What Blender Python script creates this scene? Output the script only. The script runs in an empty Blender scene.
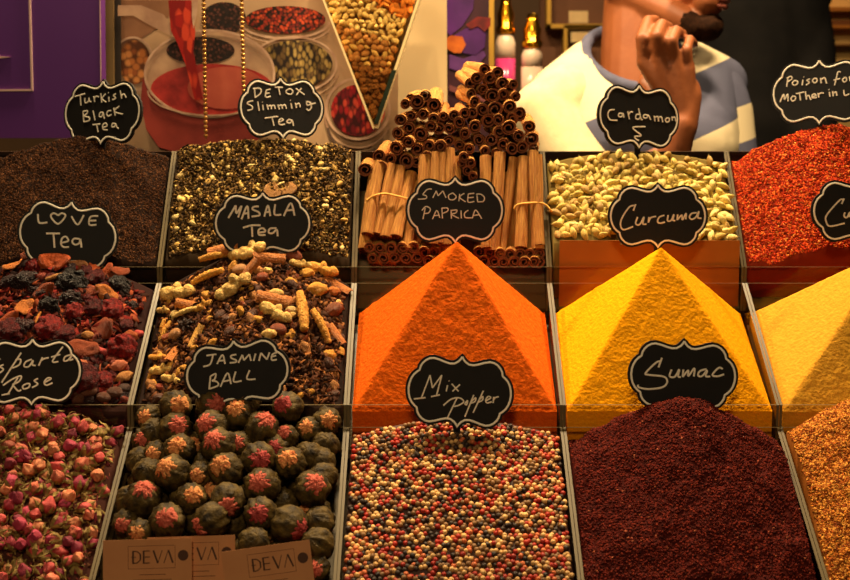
import bpy, bmesh, math, random
import numpy as np
from mathutils import Vector, Matrix, noise

random.seed(7)
rng = np.random.default_rng(7)
scene = bpy.context.scene
COL = scene.collection
R = math.radians

# ------------------------------------------------------------------ camera
FPX = 1180.0
PITCH = R(7.0)
CAM = Vector((0.0, 0.0, 1.5))
CP, SP = math.cos(PITCH), math.sin(PITCH)
FW = Vector((0, CP, -SP))
UP = Vector((0, SP, CP))
RT = Vector((1, 0, 0))


def ray(u, v):
    return FW + RT * ((u - 425) / FPX) + UP * ((290 - v) / FPX)


def at(u, v, d):
    """point seen at (u, v) at view depth d"""
    return CAM + ray(u, v) * d


def at_y(u, v, y):
    """point seen at (u, v) on the vertical plane at distance y"""
    r = ray(u, v)
    return CAM + r * (y / r.y)


def proj(p):
    q = Vector(p) - CAM
    d = q.dot(FW)
    return 425 + FPX * q.x / d, 290 - FPX * q.dot(UP) / d, d


cam_d = bpy.data.cameras.new('camera')
cam = bpy.data.objects.new('camera', cam_d)
COL.objects.link(cam)
cam.location = CAM
cam.rotation_euler = (R(90) - PITCH, 0, 0)
cam_d.sensor_width = 36
cam_d.lens = FPX * 36 / 850
cam_d.clip_start = 0.02
cam_d.dof.use_dof = True
cam_d.dof.focus_distance = 1.36
cam_d.dof.aperture_fstop = 6.3
scene.camera = cam

# ------------------------------------------------------------------ materials


def lin(c):
    """sRGB 0..255 to linear"""
    out = []
    for x in c:
        x /= 255.0
        out.append(x / 12.92 if x <= 0.04045 else ((x + 0.055) / 1.055) ** 2.4)
    return (*out, 1.0)


def M(name, c, rough=0.6, c2=None, vscale=40, bump=None, spec=0.3, metal=0.0, attr=False, obj=False, hi=None,
      mottle=1.0, coords='Object'):
    m = bpy.data.materials.new(name)
    m.use_nodes = True
    nt = m.node_tree
    N, L = nt.nodes, nt.links
    b = N['Principled BSDF']
    b.inputs['Roughness'].default_value = rough
    b.inputs['Specular IOR Level'].default_value = spec
    b.inputs['Metallic'].default_value = metal
    b.inputs['Base Color'].default_value = lin(c)
    tc = N.new('ShaderNodeTexCoord')
    src = None
    if c2 is not None:
        n = N.new('ShaderNodeTexNoise')
        n.inputs['Scale'].default_value = vscale
        n.inputs['Detail'].default_value = 4
        L.new(tc.outputs[coords], n.inputs['Vector'])
        r = N.new('ShaderNodeValToRGB')
        r.color_ramp.elements[0].position = 0.5 - 0.18 * mottle
        r.color_ramp.elements[1].position = 0.5 + 0.18 * mottle
        r.color_ramp.elements[0].color = lin(c)
        r.color_ramp.elements[1].color = lin(c2)
        L.new(n.outputs['Fac'], r.inputs['Fac'])
        src = r.outputs['Color']
    if attr or obj:
        if attr:
            a = N.new('ShaderNodeAttribute')
            a.attribute_name = 'tint'
        else:
            a = N.new('ShaderNodeObjectInfo')
        if src is None:
            src = a.outputs['Color']
        else:
            mx = N.new('ShaderNodeMix')
            mx.data_type = 'RGBA'
            mx.blend_type = 'MULTIPLY'
            mx.inputs[0].default_value = 1.0
            L.new(src, mx.inputs[6])
            L.new(a.outputs['Color'], mx.inputs[7])
            src = mx.outputs[2]
    if src is not None:
        L.new(src, b.inputs['Base Color'])
    if bump:
        n = N.new('ShaderNodeTexNoise')
        n.inputs['Scale'].default_value = bump[0]
        n.inputs['Detail'].default_value = 6
        L.new(tc.outputs[coords], n.inputs['Vector'])
        bp = N.new('ShaderNodeBump')
        bp.inputs['Strength'].default_value = bump[1]
        bp.inputs['Distance'].default_value = bump[2] if len(bump) > 2 else 0.002
        L.new(n.outputs['Fac'], bp.inputs['Height'])
        L.new(bp.outputs['Normal'], b.inputs['Normal'])
    return m


def bits_mat(name, cols, scale, rough=0.6, stretch=(1, 1, 1), gap=(30, 18, 10), gapw=0.35):
    """print of many small pieces: voronoi cells of several colours with dark gaps"""
    m = bpy.data.materials.new(name)
    m.use_nodes = True
    nt = m.node_tree
    N, L = nt.nodes, nt.links
    b = N['Principled BSDF']
    b.inputs['Roughness'].default_value = rough
    b.inputs['Specular IOR Level'].default_value = 0.2
    tc = N.new('ShaderNodeTexCoord')
    mp = N.new('ShaderNodeMapping')
    mp.inputs['Scale'].default_value = stretch
    mp.inputs['Rotation'].default_value = (0.3, 0.7, 0.4)
    L.new(tc.outputs['Object'], mp.inputs['Vector'])
    v = N.new('ShaderNodeTexVoronoi')
    v.inputs['Scale'].default_value = scale
    L.new(mp.outputs['Vector'], v.inputs['Vector'])
    sx = N.new('ShaderNodeSeparateColor')
    L.new(v.outputs['Color'], sx.inputs['Color'])
    r = N.new('ShaderNodeValToRGB')
    r.color_ramp.interpolation = 'CONSTANT'
    el = r.color_ramp.elements
    while len(el) < len(cols):
        el.new(0.5)
    for i, c in enumerate(cols):
        el[i].position = i / len(cols)
        el[i].color = lin(c)
    L.new(sx.outputs[0], r.inputs['Fac'])
    r2 = N.new('ShaderNodeValToRGB')
    r2.color_ramp.elements[0].position = gapw
    r2.color_ramp.elements[0].color = (1, 1, 1, 1)
    r2.color_ramp.elements[1].position = gapw + 0.35
    r2.color_ramp.elements[1].color = (0, 0, 0, 1)
    L.new(v.outputs['Distance'], r2.inputs['Fac'])
    mx = N.new('ShaderNodeMix')
    mx.data_type = 'RGBA'
    L.new(r2.outputs['Color'], mx.inputs[0])
    mx.inputs[6].default_value = lin(gap)
    L.new(r.outputs['Color'], mx.inputs[7])
    L.new(mx.outputs[2], b.inputs['Base Color'])
    return m


def clear_mat(name, tint, gloss=0.12, rough=0.05):
    """thin clear plastic sheet: see-through with a fresnel reflection"""
    m = bpy.data.materials.new(name)
    m.use_nodes = True
    nt = m.node_tree
    N, L = nt.nodes, nt.links
    N.remove(N['Principled BSDF'])
    out = N['Material Output']
    t = N.new('ShaderNodeBsdfTransparent')
    t.inputs['Color'].default_value = (*tint, 1)
    g = N.new('ShaderNodeBsdfGlossy')
    g.inputs['Roughness'].default_value = rough
    g.inputs['Color'].default_value = (1, 1, 1, 1)
    fr = N.new('ShaderNodeFresnel')
    fr.inputs['IOR'].default_value = 1.45
    mth = N.new('ShaderNodeMath')
    mth.operation = 'MULTIPLY'
    mth.inputs[1].default_value = gloss / 0.12
    L.new(fr.outputs['Fac'], mth.inputs[0])
    geo = N.new('ShaderNodeNewGeometry')      # reflect on the outer faces only
    inv = N.new('ShaderNodeMath')
    inv.operation = 'SUBTRACT'
    inv.inputs[0].default_value = 1.0
    L.new(geo.outputs['Backfacing'], inv.inputs[1])
    m2 = N.new('ShaderNodeMath')
    m2.operation = 'MULTIPLY'
    L.new(mth.outputs[0], m2.inputs[0])
    L.new(inv.outputs[0], m2.inputs[1])
    ms = N.new('ShaderNodeMixShader')
    L.new(m2.outputs[0], ms.inputs['Fac'])
    L.new(t.outputs[0], ms.inputs[1])
    L.new(g.outputs[0], ms.inputs[2])
    L.new(ms.outputs[0], out.inputs['Surface'])
    return m


def glass_liquid(name, c):
    m = M(name, c, rough=0.05, spec=0.5)
    m.node_tree.nodes['Principled BSDF'].inputs['Transmission Weight'].default_value = 0.5
    return m


# ------------------------------------------------------------------ object helpers
def tag(o, label=None, cat=None, group=None, kind=None):
    if label:
        o['label'] = label
    if cat:
        o['category'] = cat
    if group:
        o['group'] = group
    if kind:
        o['kind'] = kind
    return o


def empty(name, loc, label=None, cat=None, group=None, rot=None):
    o = bpy.data.objects.new(name, None)
    COL.objects.link(o)
    o.location = loc
    o.empty_display_size = 0.02
    if rot is not None:
        o.rotation_euler = rot
    return tag(o, label, cat, group)


def link(name, me, mats=(), parent=None, smooth=False):
    o = bpy.data.objects.new(name, me)
    COL.objects.link(o)
    for m in (mats if isinstance(mats, (list, tuple)) else [mats]):
        me.materials.append(m)
    if parent is not None:
        o.parent = parent
    if smooth:
        me.polygons.foreach_set('use_smooth', [True] * len(me.polygons))
    return o


def mesh(name, V, F, mats=(), parent=None, smooth=False, mi=None):
    me = bpy.data.meshes.new(name)
    me.from_pydata([tuple(v) for v in V], [], [tuple(f) for f in F])
    if mi is not None:
        o = link(name, me, mats, parent, smooth)
        me.polygons.foreach_set('material_index', mi)
        me.update()
        return o
    me.update()
    return link(name, me, mats, parent, smooth)


class MB:
    """collects simple shapes into one mesh"""

    def __init__(s):
        s.V, s.F, s.MI = [], [], []

    def add(s, V, F, mi=0):
        b = len(s.V)
        s.V += [Vector(v) for v in V]
        s.F += [tuple(b + i for i in f) for f in F]
        s.MI += [mi] * len(F)
        return s

    def box(s, lo, hi, mi=0, top=None):
        (x0, y0, z0), (x1, y1, z1) = lo, hi
        V = [(x0, y0, z0), (x1, y0, z0), (x1, y1, z0), (x0, y1, z0), (x0, y0, z1), (x1, y0, z1), (x1, y1, z1), (x0, y1, z1)]
        F = [(0, 3, 2, 1), (4, 5, 6, 7), (0, 1, 5, 4), (1, 2, 6, 5), (2, 3, 7, 6), (3, 0, 4, 7)]
        s.add(V, F, mi)
        if top is not None:
            s.MI[-5] = top
        return s

    def prism(s, poly, a, b, mi=0, ends=None):
        """poly: list of Vectors (outline), swept from +a to +b vectors"""
        n = len(poly)
        V = [Vector(p) + Vector(a) for p in poly] + [Vector(p) + Vector(b) for p in poly]
        F = [tuple(range(n))[::-1], tuple(range(n, 2 * n))]
        F += [(i, (i + 1) % n, n + (i + 1) % n, n + i) for i in range(n)]
        return s.add(V, F, mi)

    def tube(s, pts, r, n=8, mi=0, squash=None, cap=True):
        """round bar along pts; r number or list; squash=(axis vector, factor) flattens along axis"""
        pts = [Vector(p) for p in pts]
        rs = r if isinstance(r, (list, tuple)) else [r] * len(pts)
        V, F = [], []
        ref = None
        for i, p in enumerate(pts):
            t = (pts[min(i + 1, len(pts) - 1)] - pts[max(i - 1, 0)])
            if t.length < 1e-9:
                t = Vector((0, 0, 1))
            t.normalize()
            if ref is None:
                ref = Vector((0, 0, 1)) if abs(t.z) < 0.9 else Vector((1, 0, 0))
            a = (ref - t * ref.dot(t))
            if a.length < 1e-5:
                a = t.orthogonal()
            a.normalize()
            ref = a
            b = t.cross(a)
            for k in range(n):
                w = 2 * math.pi * k / n
                off = (a * math.cos(w) + b * math.sin(w)) * rs[i]
                if squash:
                    ax, f = squash
                    off = off - ax * off.dot(ax) * (1 - f)
                V.append(p + off)
        m = len(pts)
        for i in range(m - 1):
            for k in range(n):
                F.append((i * n + k, i * n + (k + 1) % n, (i + 1) * n + (k + 1) % n, (i + 1) * n + k))
        if cap:
            F.append(tuple(range(n))[::-1])
            F.append(tuple(range((m - 1) * n, m * n)))
        return s.add(V, F, mi)

    def lathe(s, prof, n=24, mi=0, c=(0, 0, 0)):
        c = Vector(c)
        V, F = [], []
        for r, z in prof:
            for k in range(n):
                w = 2 * math.pi * k / n
                V.append(c + Vector((r * math.cos(w), r * math.sin(w), z)))
        for i in range(len(prof) - 1):
            for k in range(n):
                F.append((i * n + k, i * n + (k + 1) % n, (i + 1) * n + (k + 1) % n, (i + 1) * n + k))
        F.append(tuple(range(n))[::-1])
        F.append(tuple(range((len(prof) - 1) * n, len(prof) * n)))
        return s.add(V, F, mi)

    def ball(s, c, r, nu=14, nv=9, mi=0, rot=None):
        """ellipsoid; r number or 3 radii"""
        r = (r, r, r) if isinstance(r, (int, float)) else r
        V, F = [], []
        c = Vector(c)
        def put(v):
            v = Vector((v[0] * r[0], v[1] * r[1], v[2] * r[2]))
            if rot is not None:
                v = rot @ v
            V.append(c + v)
        put((0, 0, 1))
        for i in range(1, nv):
            a = math.pi * i / nv
            for k in range(nu):
                w = 2 * math.pi * k / nu
                put((math.sin(a) * math.cos(w), math.sin(a) * math.sin(w), math.cos(a)))
        put((0, 0, -1))
        last = len(V) - 1
        for k in range(nu):
            F.append((0, 1 + k, 1 + (k + 1) % nu))
            F.append((last, 1 + (nv - 2) * nu + (k + 1) % nu, 1 + (nv - 2) * nu + k))
        for i in range(nv - 2):
            for k in range(nu):
                a, b = 1 + i * nu + k, 1 + i * nu + (k + 1) % nu
                F.append((a, a + nu, b + nu, b))
        return s.add(V, F, mi)

    def capsule(s, a, b, ra, rb, n=14):
        """tapered bar with rounded ends"""
        a, b = Vector(a), Vector(b)
        s.tube([a, b], [ra, rb], n)
        s.ball(a, ra, n, 8)
        s.ball(b, rb, n, 8)
        return s

    def build(s, name, mats=(), parent=None, smooth=False):
        return mesh(name, s.V, s.F, mats, parent, smooth, s.MI)


def displace(o, amp, scale, amp2=0, seed=0):
    me = o.data
    for v in me.vertices:
        p = v.co * scale + Vector((seed, seed * 1.7, seed * .3))
        d = noise.noise(p) * amp
        if amp2:
            d += noise.noise(p * 3.1) * amp2
        n = v.normal
        v.co = v.co + n * d
    me.update()
    return o


def ico(sub, r=1.0):
    bm = bmesh.new()
    bmesh.ops.create_icosphere(bm, subdivisions=sub, radius=r)
    V = np.array([v.co[:] for v in bm.verts])
    F = np.array([[v.index for v in f.verts] for f in bm.faces])
    bm.free()
    return V, F


OCTA = (np.array([[1, 0, 0], [-1, 0, 0], [0, 1, 0], [0, -1, 0], [0, 0, 1], [0, 0, -1]], float),
        np.array([[0, 2, 4], [2, 1, 4], [1, 3, 4], [3, 0, 4], [2, 0, 5], [1, 2, 5], [3, 1, 5], [0, 3, 5]]))
# curled leaf shred
_lv = []
for i, t in enumerate(np.linspace(-1, 1, 4)):
    w = [0.25, 1, 0.9, 0.2][i]
    z = 0.9 * (1 - t * t) + 0.3 * t
    _lv += [[t, -w, z - .6], [t, w, z + .5], [t, 0, z - 1.0]]
_lf = []
for i in range(3):
    a = i * 3
    _lf += [[a, a + 3, a + 4], [a, a + 4, a + 1], [a + 1, a + 4, a + 5], [a + 1, a + 5, a + 2], [a + 2, a + 5, a + 3], [a + 2, a + 3, a]]
LEAF = (np.array(_lv), np.array(_lf))


def rot_random(n, normals=None, jitter=0.5):
    """n random rotation matrices; with normals: local z along the normal, tilted by jitter"""
    if normals is None:
        q = rng.normal(size=(n, 4))
        q /= np.linalg.norm(q, axis=1)[:, None]
        w, x, y, z = q.T
        return np.stack([np.stack([1 - 2 * (y * y + z * z), 2 * (x * y - z * w), 2 * (x * z + y * w)], 1),
                         np.stack([2 * (x * y + z * w), 1 - 2 * (x * x + z * z), 2 * (y * z - x * w)], 1),
                         np.stack([2 * (x * z - y * w), 2 * (y * z + x * w), 1 - 2 * (x * x + y * y)], 1)], 1)
    z = normals + rng.normal(size=(n, 3)) * jitter
    z /= np.linalg.norm(z, axis=1)[:, None]
    t = rng.normal(size=(n, 3))
    x = t - z * (t * z).sum(1)[:, None]
    x /= np.linalg.norm(x, axis=1)[:, None]
    y = np.cross(z, x)
    return np.stack([x, y, z], 2)


def scatter_arrays(tmpl, pos, scale, rot, cols):
    TV, TF = tmpl
    n = len(pos)
    V = TV[None] * scale[:, None, :]
    V = np.einsum('nij,nkj->nki', rot, V) + pos[:, None, :]
    F = TF[None] + (np.arange(n) * len(TV))[:, None, None]
    C = np.repeat(cols[:, None, :], len(TV), 1)
    return V.reshape(-1, 3), F.reshape(-1, 3), C.reshape(-1, 3)


def tri_mesh(name, V, F, C, mat, parent=None, smooth=False):
    me = bpy.data.meshes.new(name)
    me.vertices.add(len(V))
    me.vertices.foreach_set('co', np.asarray(V, np.float32).ravel())
    me.loops.add(len(F) * 3)
    me.loops.foreach_set('vertex_index', np.asarray(F, np.int32).ravel())
    me.polygons.add(len(F))
    me.polygons.foreach_set('loop_start', np.arange(0, len(F) * 3, 3, dtype=np.int32))
    me.polygons.foreach_set('loop_total', np.full(len(F), 3, np.int32))
    me.update(calc_edges=True)
    a = me.color_attributes.new('tint', 'FLOAT_COLOR', 'POINT')
    a.data.foreach_set('color', np.concatenate([C, np.ones((len(C), 1))], 1).astype(np.float32).ravel())
    me.validate()
    return link(name, me, mat, parent, smooth)


def pal(cols, n, p=None, jit=0.15):
    c = np.array([lin(x)[:3] for x in cols])
    i = rng.choice(len(cols), n, p=p)
    return np.clip(c[i] * (1 + rng.normal(size=(n, 1)) * jit), 0, 1)


ORD = ('first second third fourth fifth sixth seventh eighth ninth tenth eleventh twelfth thirteenth fourteenth fifteenth '
       'sixteenth seventeenth eighteenth nineteenth twentieth').split()


class Kind:
    """one thing with its parts, built once and then copied"""

    def __init__(s, root):
        s.root, s.used = root, False

    def place(s, loc, rot=None, scale=1.0, label=None, group=None, color=None):
        if not s.used:
            o, s.used = s.root, True
        else:
            o = s.root.copy()
            COL.objects.link(o)
            for ch in list(s.root.children):
                c = ch.copy()
                COL.objects.link(c)
                c.parent = o
                for g in ch.children:
                    d = g.copy()
                    COL.objects.link(d)
                    d.parent = c
        o.location = loc
        if rot is not None:
            o.rotation_mode = 'QUATERNION'
            o.rotation_quaternion = rot.to_quaternion() if isinstance(rot, Matrix) else rot
        o.scale = (scale, scale, scale) if isinstance(scale, (int, float)) else scale
        if label:
            o['label'] = label
        if group:
            o['group'] = group
        if color is not None:
            for x in [o, *o.children]:
                x.color = color
        return o


def mrand():
    return Matrix(rot_random(1)[0].tolist())


def mframe(z, x=None):
    """rotation whose local z is z and local x is near x"""
    z = Vector(z).normalized()
    x = Vector(x) if x is not None else Vector(rng.normal(size=3))
    x = (x - z * x.dot(z))
    x = x.normalized() if x.length > 1e-6 else z.orthogonal().normalized()
    y = z.cross(x)
    return Matrix((x, y, z)).transposed()
# ------------------------------------------------------------------ stall layout
XS = [-0.571, -0.329, -0.0875, 0.154, 0.3955, 0.638]      # walls between the bins


def yz(v, d):
    p = at(425, v, d)
    return p.y, p.z


B1 = yz(427, 1.317)
_m = yz(574, 1.170)
F1 = (B1[0] + (_m[0] - B1[0]) * 1.16, B1[1] + (_m[1] - B1[1]) * 1.16)
F2 = yz(405, 1.3165)
B2 = yz(283, 1.46)
F3 = yz(267, 1.462)
B3 = yz(151, 1.55)
ROWS = {1: (F1, B1), 2: (F2, B2), 3: (F3, B3)}
DEPTH = 0.055


def rim(row, y):
    (ya, za), (yb, zb) = ROWS[row]
    return za + (zb - za) * (y - ya) / (yb - ya)


m_clear = clear_mat('clear_acrylic', (0.95, 0.92, 0.86), 0.06)
m_edge = M('acrylic_cut_edge', (96, 82, 54), 0.4, spec=0.3)
m_wood = M('dark_stained_wood', (36, 21, 12), 0.55, (48, 28, 15), 12, spec=0.15)
m_floor = M('dark_floor_tiles', (60, 50, 42), 0.5, (75, 62, 52), 3)
m_wall = M('brown_back_wall', (92, 66, 40), 0.8, (74, 52, 32), 3)


def wall_box(mb, a, b, x0, x1, low):
    """upright sheet whose top edge runs from a to b (y, z), thickness x0..x1, bottom follows low below"""
    (ya, za), (yb, zb) = a, b
    V = [(x0, ya, za - low), (x1, ya, za - low), (x1, yb, zb - low), (x0, yb, zb - low),
         (x0, ya, za), (x1, ya, za), (x1, yb, zb), (x0, yb, zb)]
    F = [(0, 3, 2, 1), (4, 5, 6, 7), (0, 1, 5, 4), (1, 2, 6, 5), (2, 3, 7, 6), (3, 0, 4, 7)]
    mb.add(V, F)
    mb.MI[-5] = 1
    mb.MI[-4] = 1
    return mb


CONTENT = {(1, 0): 'rose buds', (1, 1): 'jasmine tea balls', (1, 2): 'mixed peppercorns', (1, 3): 'dark red sumac',
           (1, 4): 'crushed orange spice', (2, 0): 'dried fruit tea', (2, 1): 'chunky tea spices', (2, 2): 'orange paprika pyramid',
           (2, 3): 'bright yellow turmeric pyramid', (2, 4): 'pale mustard powder pyramid', (3, 0): 'black tea leaves',
           (3, 1): 'slimming tea leaves', (3, 2): 'bundled cinnamon sticks', (3, 3): 'green cardamom pods', (3, 4): 'red chili flakes'}
T = 0.003
for row in (1, 2, 3):
    a, b = ROWS[row]
    for k in range(5):
        x0, x1 = XS[k] + 0.0003, XS[k + 1] - 0.0003
        root = empty('acrylic_bin', ((x0 + x1) / 2, a[0], a[1] - DEPTH),
                     'clear acrylic tray holding the ' + CONTENT[(row, k)], 'bin', 'acrylic bins of the stall')
        off = -Vector(root.location)

        def part(nm, mb):
            o = mb.build(nm, [m_clear, m_edge], root)
            o.data.transform(Matrix.Translation(off))
            return o
        for xa in (x0, x1 - T):
            part('side_wall', wall_box(MB(), a, b, xa, xa + T, DEPTH))
        mb = MB().box((x0 + T, a[0], a[1] - DEPTH), (x1 - T, a[0] + T, a[1]), 0, 1)
        part('front_wall', mb)
        mb = MB().box((x0 + T, b[0] - T, b[1] - DEPTH), (x1 - T, b[0], b[1]), 0, 1)
        part('back_wall', mb)
        mb = wall_box(MB(), (a[0] + T, a[1] - DEPTH + T), (b[0] - T, b[1] - DEPTH + T), x0 + T, x1 - T, T)
        part('base_panel', mb)

# the stepped counter under the bins
root = empty('display_counter', (0.03, 1.3, 0), 'dark wooden stepped counter carrying all the clear spice trays', 'counter')
mb = MB().box((-0.62, F1[0] - 0.01, 0.0), (0.69, B3[0] + 0.01, F1[1] - DEPTH - 0.07))
o = mb.build('cabinet', m_wood, root)
o.data.transform(Matrix.Translation(-Vector(root.location)))
for row in (1, 2, 3):
    a, b = ROWS[row]
    e = 0.006 + DEPTH
    V = [(-0.62, a[0], a[1] - e), (0.69, a[0], a[1] - e), (0.69, b[0], b[1] - e), (-0.62, b[0], b[1] - e),
         (-0.62, a[0], F1[1] - DEPTH - 0.07), (0.69, a[0], F1[1] - DEPTH - 0.07), (0.69, b[0], F1[1] - DEPTH - 0.07), (-0.62, b[0], F1[1] - DEPTH - 0.07)]
    V = [Vector(v) - Vector(root.location) for v in V]
    mesh('step', V, [(0, 1, 2, 3), (7, 6, 5, 4), (4, 5, 1, 0), (5, 6, 2, 1), (6, 7, 3, 2), (7, 4, 0, 3)], m_wood, root)

# ------------------------------------------------------------------ heaps


class Heap:
    def __init__(s, row, k, f, inset=0.006, namp=0.003, nscale=60, clamp=None):
        s.row, s.f = row, f
        a, b = ROWS[row]
        s.x0, s.x1 = XS[k] + inset, XS[k + 1] - inset
        s.y0, s.y1 = a[0] + inset, b[0] - inset
        s.namp, s.nscale = namp, nscale

    def z(s, x, y, n=True):
        x = min(max(x, s.x0), s.x1)
        y = min(max(y, s.y0), s.y1)
        sx = (2 * x - s.x0 - s.x1) / (s.x1 - s.x0)
        t = (y - s.y0) / (s.y1 - s.y0)
        z = rim(s.row, y) + s.f(sx, t)
        if n and s.namp:
            z += s.namp * noise.fractal(Vector((x, y, s.row)) * s.nscale, 0.8, 2.2, 4)
        return z

    def normal(s, x, y, e=0.004):
        dx = (s.z(x + e, y, False) - s.z(x - e, y, False)) / (2 * e)
        dy = (s.z(x, y + e, False) - s.z(x, y - e, False)) / (2 * e)
        return Vector((-dx, -dy, 1)).normalized()

    def hit(s, u, v, lift=0.0):
        r = ray(u, v)
        y = s.y0
        while y < s.y1:
            p = CAM + r * (y / r.y)
            if p.z <= s.z(p.x, y, False) + lift:
                return p
            y += 0.0008
        return CAM + r * (s.y1 / r.y)

    def mesh(s, name, mats, nx=100, ny=90, label=None, cat=None, kind='stuff', sink=0.0, build=True):
        V, F = [], []
        low = DEPTH - 0.0085
        for j in range(ny + 1):
            y = s.y0 + (s.y1 - s.y0) * j / ny
            for i in range(nx + 1):
                x = s.x0 + (s.x1 - s.x0) * i / nx
                V.append((x, y, max(s.z(x, y) - sink, rim(s.row, y) - low + 0.002)))
        W = nx + 1
        for j in range(ny):
            for i in range(nx):
                q = j * W + i
                F += [(q, q + 1, q + W + 1), (q, q + W + 1, q + W)]
        edge = [i for i in range(nx)] + [j * W + nx for j in range(ny)] + [ny * W + i for i in range(nx, 0, -1)] + [j * W for j in range(ny, 0, -1)]
        b = len(V)
        for q in edge:
            x, y, z = V[q]
            V.append((x, y, rim(s.row, y) - low))
        n = len(edge)
        for i in range(n):
            j = (i + 1) % n
            F += [(edge[i], b + i, b + j), (edge[i], b + j, edge[j])]
        c = len(V)
        cy = (s.y0 + s.y1) / 2
        V.append(((s.x0 + s.x1) / 2, cy, rim(s.row, cy) - low))
        for i in range(n):
            F.append((c, b + (i + 1) % n, b + i))
        return np.array(V, float), np.array(F, int)

    def points(s, n, m=0.0):
        """n random surface points with normals, only where the camera's frame can reach"""
        P, N = [], []
        while len(P) < n:
            x = rng.uniform(s.x0 + m, s.x1 - m)
            y = rng.uniform(s.y0 + m, s.y1 - m)
            z = s.z(x, y)
            u, v, d = proj((x, y, z))
            if -25 < u < 875 and -25 < v < 610:
                P.append((x, y, z))
                N.append(s.normal(x, y)[:])
        return np.array(P), np.array(N)


def grain_heap(hp, name, mat, base, cols, n, size, tmpl, label, cat, jitter=0.6, p=None, jit=0.18, res=(90, 80), lift=0.0):
    """one heap of grains too many to count"""
    V, F = hp.mesh(name, mat, *res)
    C = np.tile(np.array(lin(base)[:3]), (len(V), 1))
    P, N = hp.points(n, max(0, max(size) * 1.5 - 0.0024))
    P = P + N * lift
    sc = rng.uniform(0.7, 1.3, size=(n, 1)) * np.array(size)[None]
    V2, F2, C2 = scatter_arrays(tmpl, P, sc, rot_random(n, N, jitter), pal(cols, n, p, jit))
    o = tri_mesh(name, np.concatenate([V, V2]), np.concatenate([F, F2 + len(V)]), np.concatenate([C, C2]), mat)
    tag(o, label, cat, kind='stuff')
    return o


def cone(s, t, sc, tc, h, ws=1.05, wf=0.8, wb=0.45, p=1.2):
    dx = (s - sc) / ws
    dt = (t - tc) / (wf if t < tc else wb)
    r = math.sqrt(dx * dx + dt * dt + 0.004) - 0.063
    return h * max(0.0, 1 - r) ** p


m_grain = M('dry_grains', (255, 255, 255), 0.8, attr=True, spec=0.08)
m_powder = lambda nm, c, c2, b=0.6: M(nm, c, 0.9, c2, 200, (260, b, 0.0028), spec=0.06)

# black tea, chili flakes, sumac, crushed spice, slimming tea
hp_tea = Heap(3, 0, lambda s, t: -0.006 + cone(s, t, 0.04, 0.93, 0.030, 1.05, 1.1, 0.5, .9) + 0.006 * (1 - s * s), namp=0.004, nscale=45)
grain_heap(hp_tea, 'black_tea', m_grain, (30, 16, 8), [(60, 34, 18), (80, 46, 24), (44, 25, 14), (104, 66, 36)], 15000,
           (0.0021, 0.0008, 0.0007), OCTA, 'heap of fine dark brown black tea leaves at the purple panel', 'tea', p=[.4, .3, .2, .1])
hp_chili = Heap(3, 4, lambda s, t: -0.004 + cone(s, t, 0.1, 0.9, 0.052, 1.0, 1.2, 0.5, .8), namp=0.004, nscale=45)
grain_heap(hp_chili, 'chili_flakes', m_grain, (120, 34, 10), [(190, 58, 18), (150, 36, 12), (212, 96, 32), (112, 26, 10), (222, 142, 62)], 15000,
           (0.0022, 0.0014, 0.0006), OCTA, 'tall heap of bright red chili flakes beside the cardamom pods', 'spice', p=[.36, .3, .17, .12, .05])
hp_sumac = Heap(1, 3, lambda s, t: -0.010 + cone(s, t, 0.04, 0.74, 0.088, 1.12, 0.95, 0.42, .95), namp=0.006, nscale=38)
grain_heap(hp_sumac, 'sumac', m_grain, (64, 16, 10), [(90, 25, 16), (72, 19, 13), (108, 36, 20), (54, 15, 11), (150, 80, 52)], 17000,
           (0.0019, 0.0014, 0.0012), OCTA, 'heap of dark maroon ground sumac behind the front rim', 'spice', p=[.4, .3, .16, .13, .01])
hp_crush = Heap(1, 4, lambda s, t: -0.006 + cone(s, t, -0.1, 0.8, 0.075, 1.0, 1.0, 0.4, .8), namp=0.004, nscale=45)
grain_heap(hp_crush, 'crushed_spice', m_grain, (120, 66, 18), [(190, 116, 40), (160, 84, 26), (214, 150, 64), (120, 56, 20)], 9000,
           (0.0024, 0.0012, 0.0008), OCTA, 'heap of coarse orange-brown crushed spice beside the dark sumac', 'spice')
hp_detox = Heap(3, 1, lambda s, t: -0.003 + 0.025 * t + 0.016 * (1 - s * s) - 0.02 * max(0, t - .9) * 10, namp=0.005, nscale=45)
grain_heap(hp_detox, 'slimming_tea', m_grain, (50, 36, 20), [(96, 70, 38), (66, 48, 28), (128, 96, 50), (156, 120, 60), (44, 33, 24), (206, 172, 98)], 7500,
           (0.0038, 0.0016, 0.0012), LEAF, 'heap of curled dark green tea leaves with pale blossoms', 'tea', jitter=0.7, p=[.32, .25, .18, .1, .1, .05])

# pyramids of powder


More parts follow.
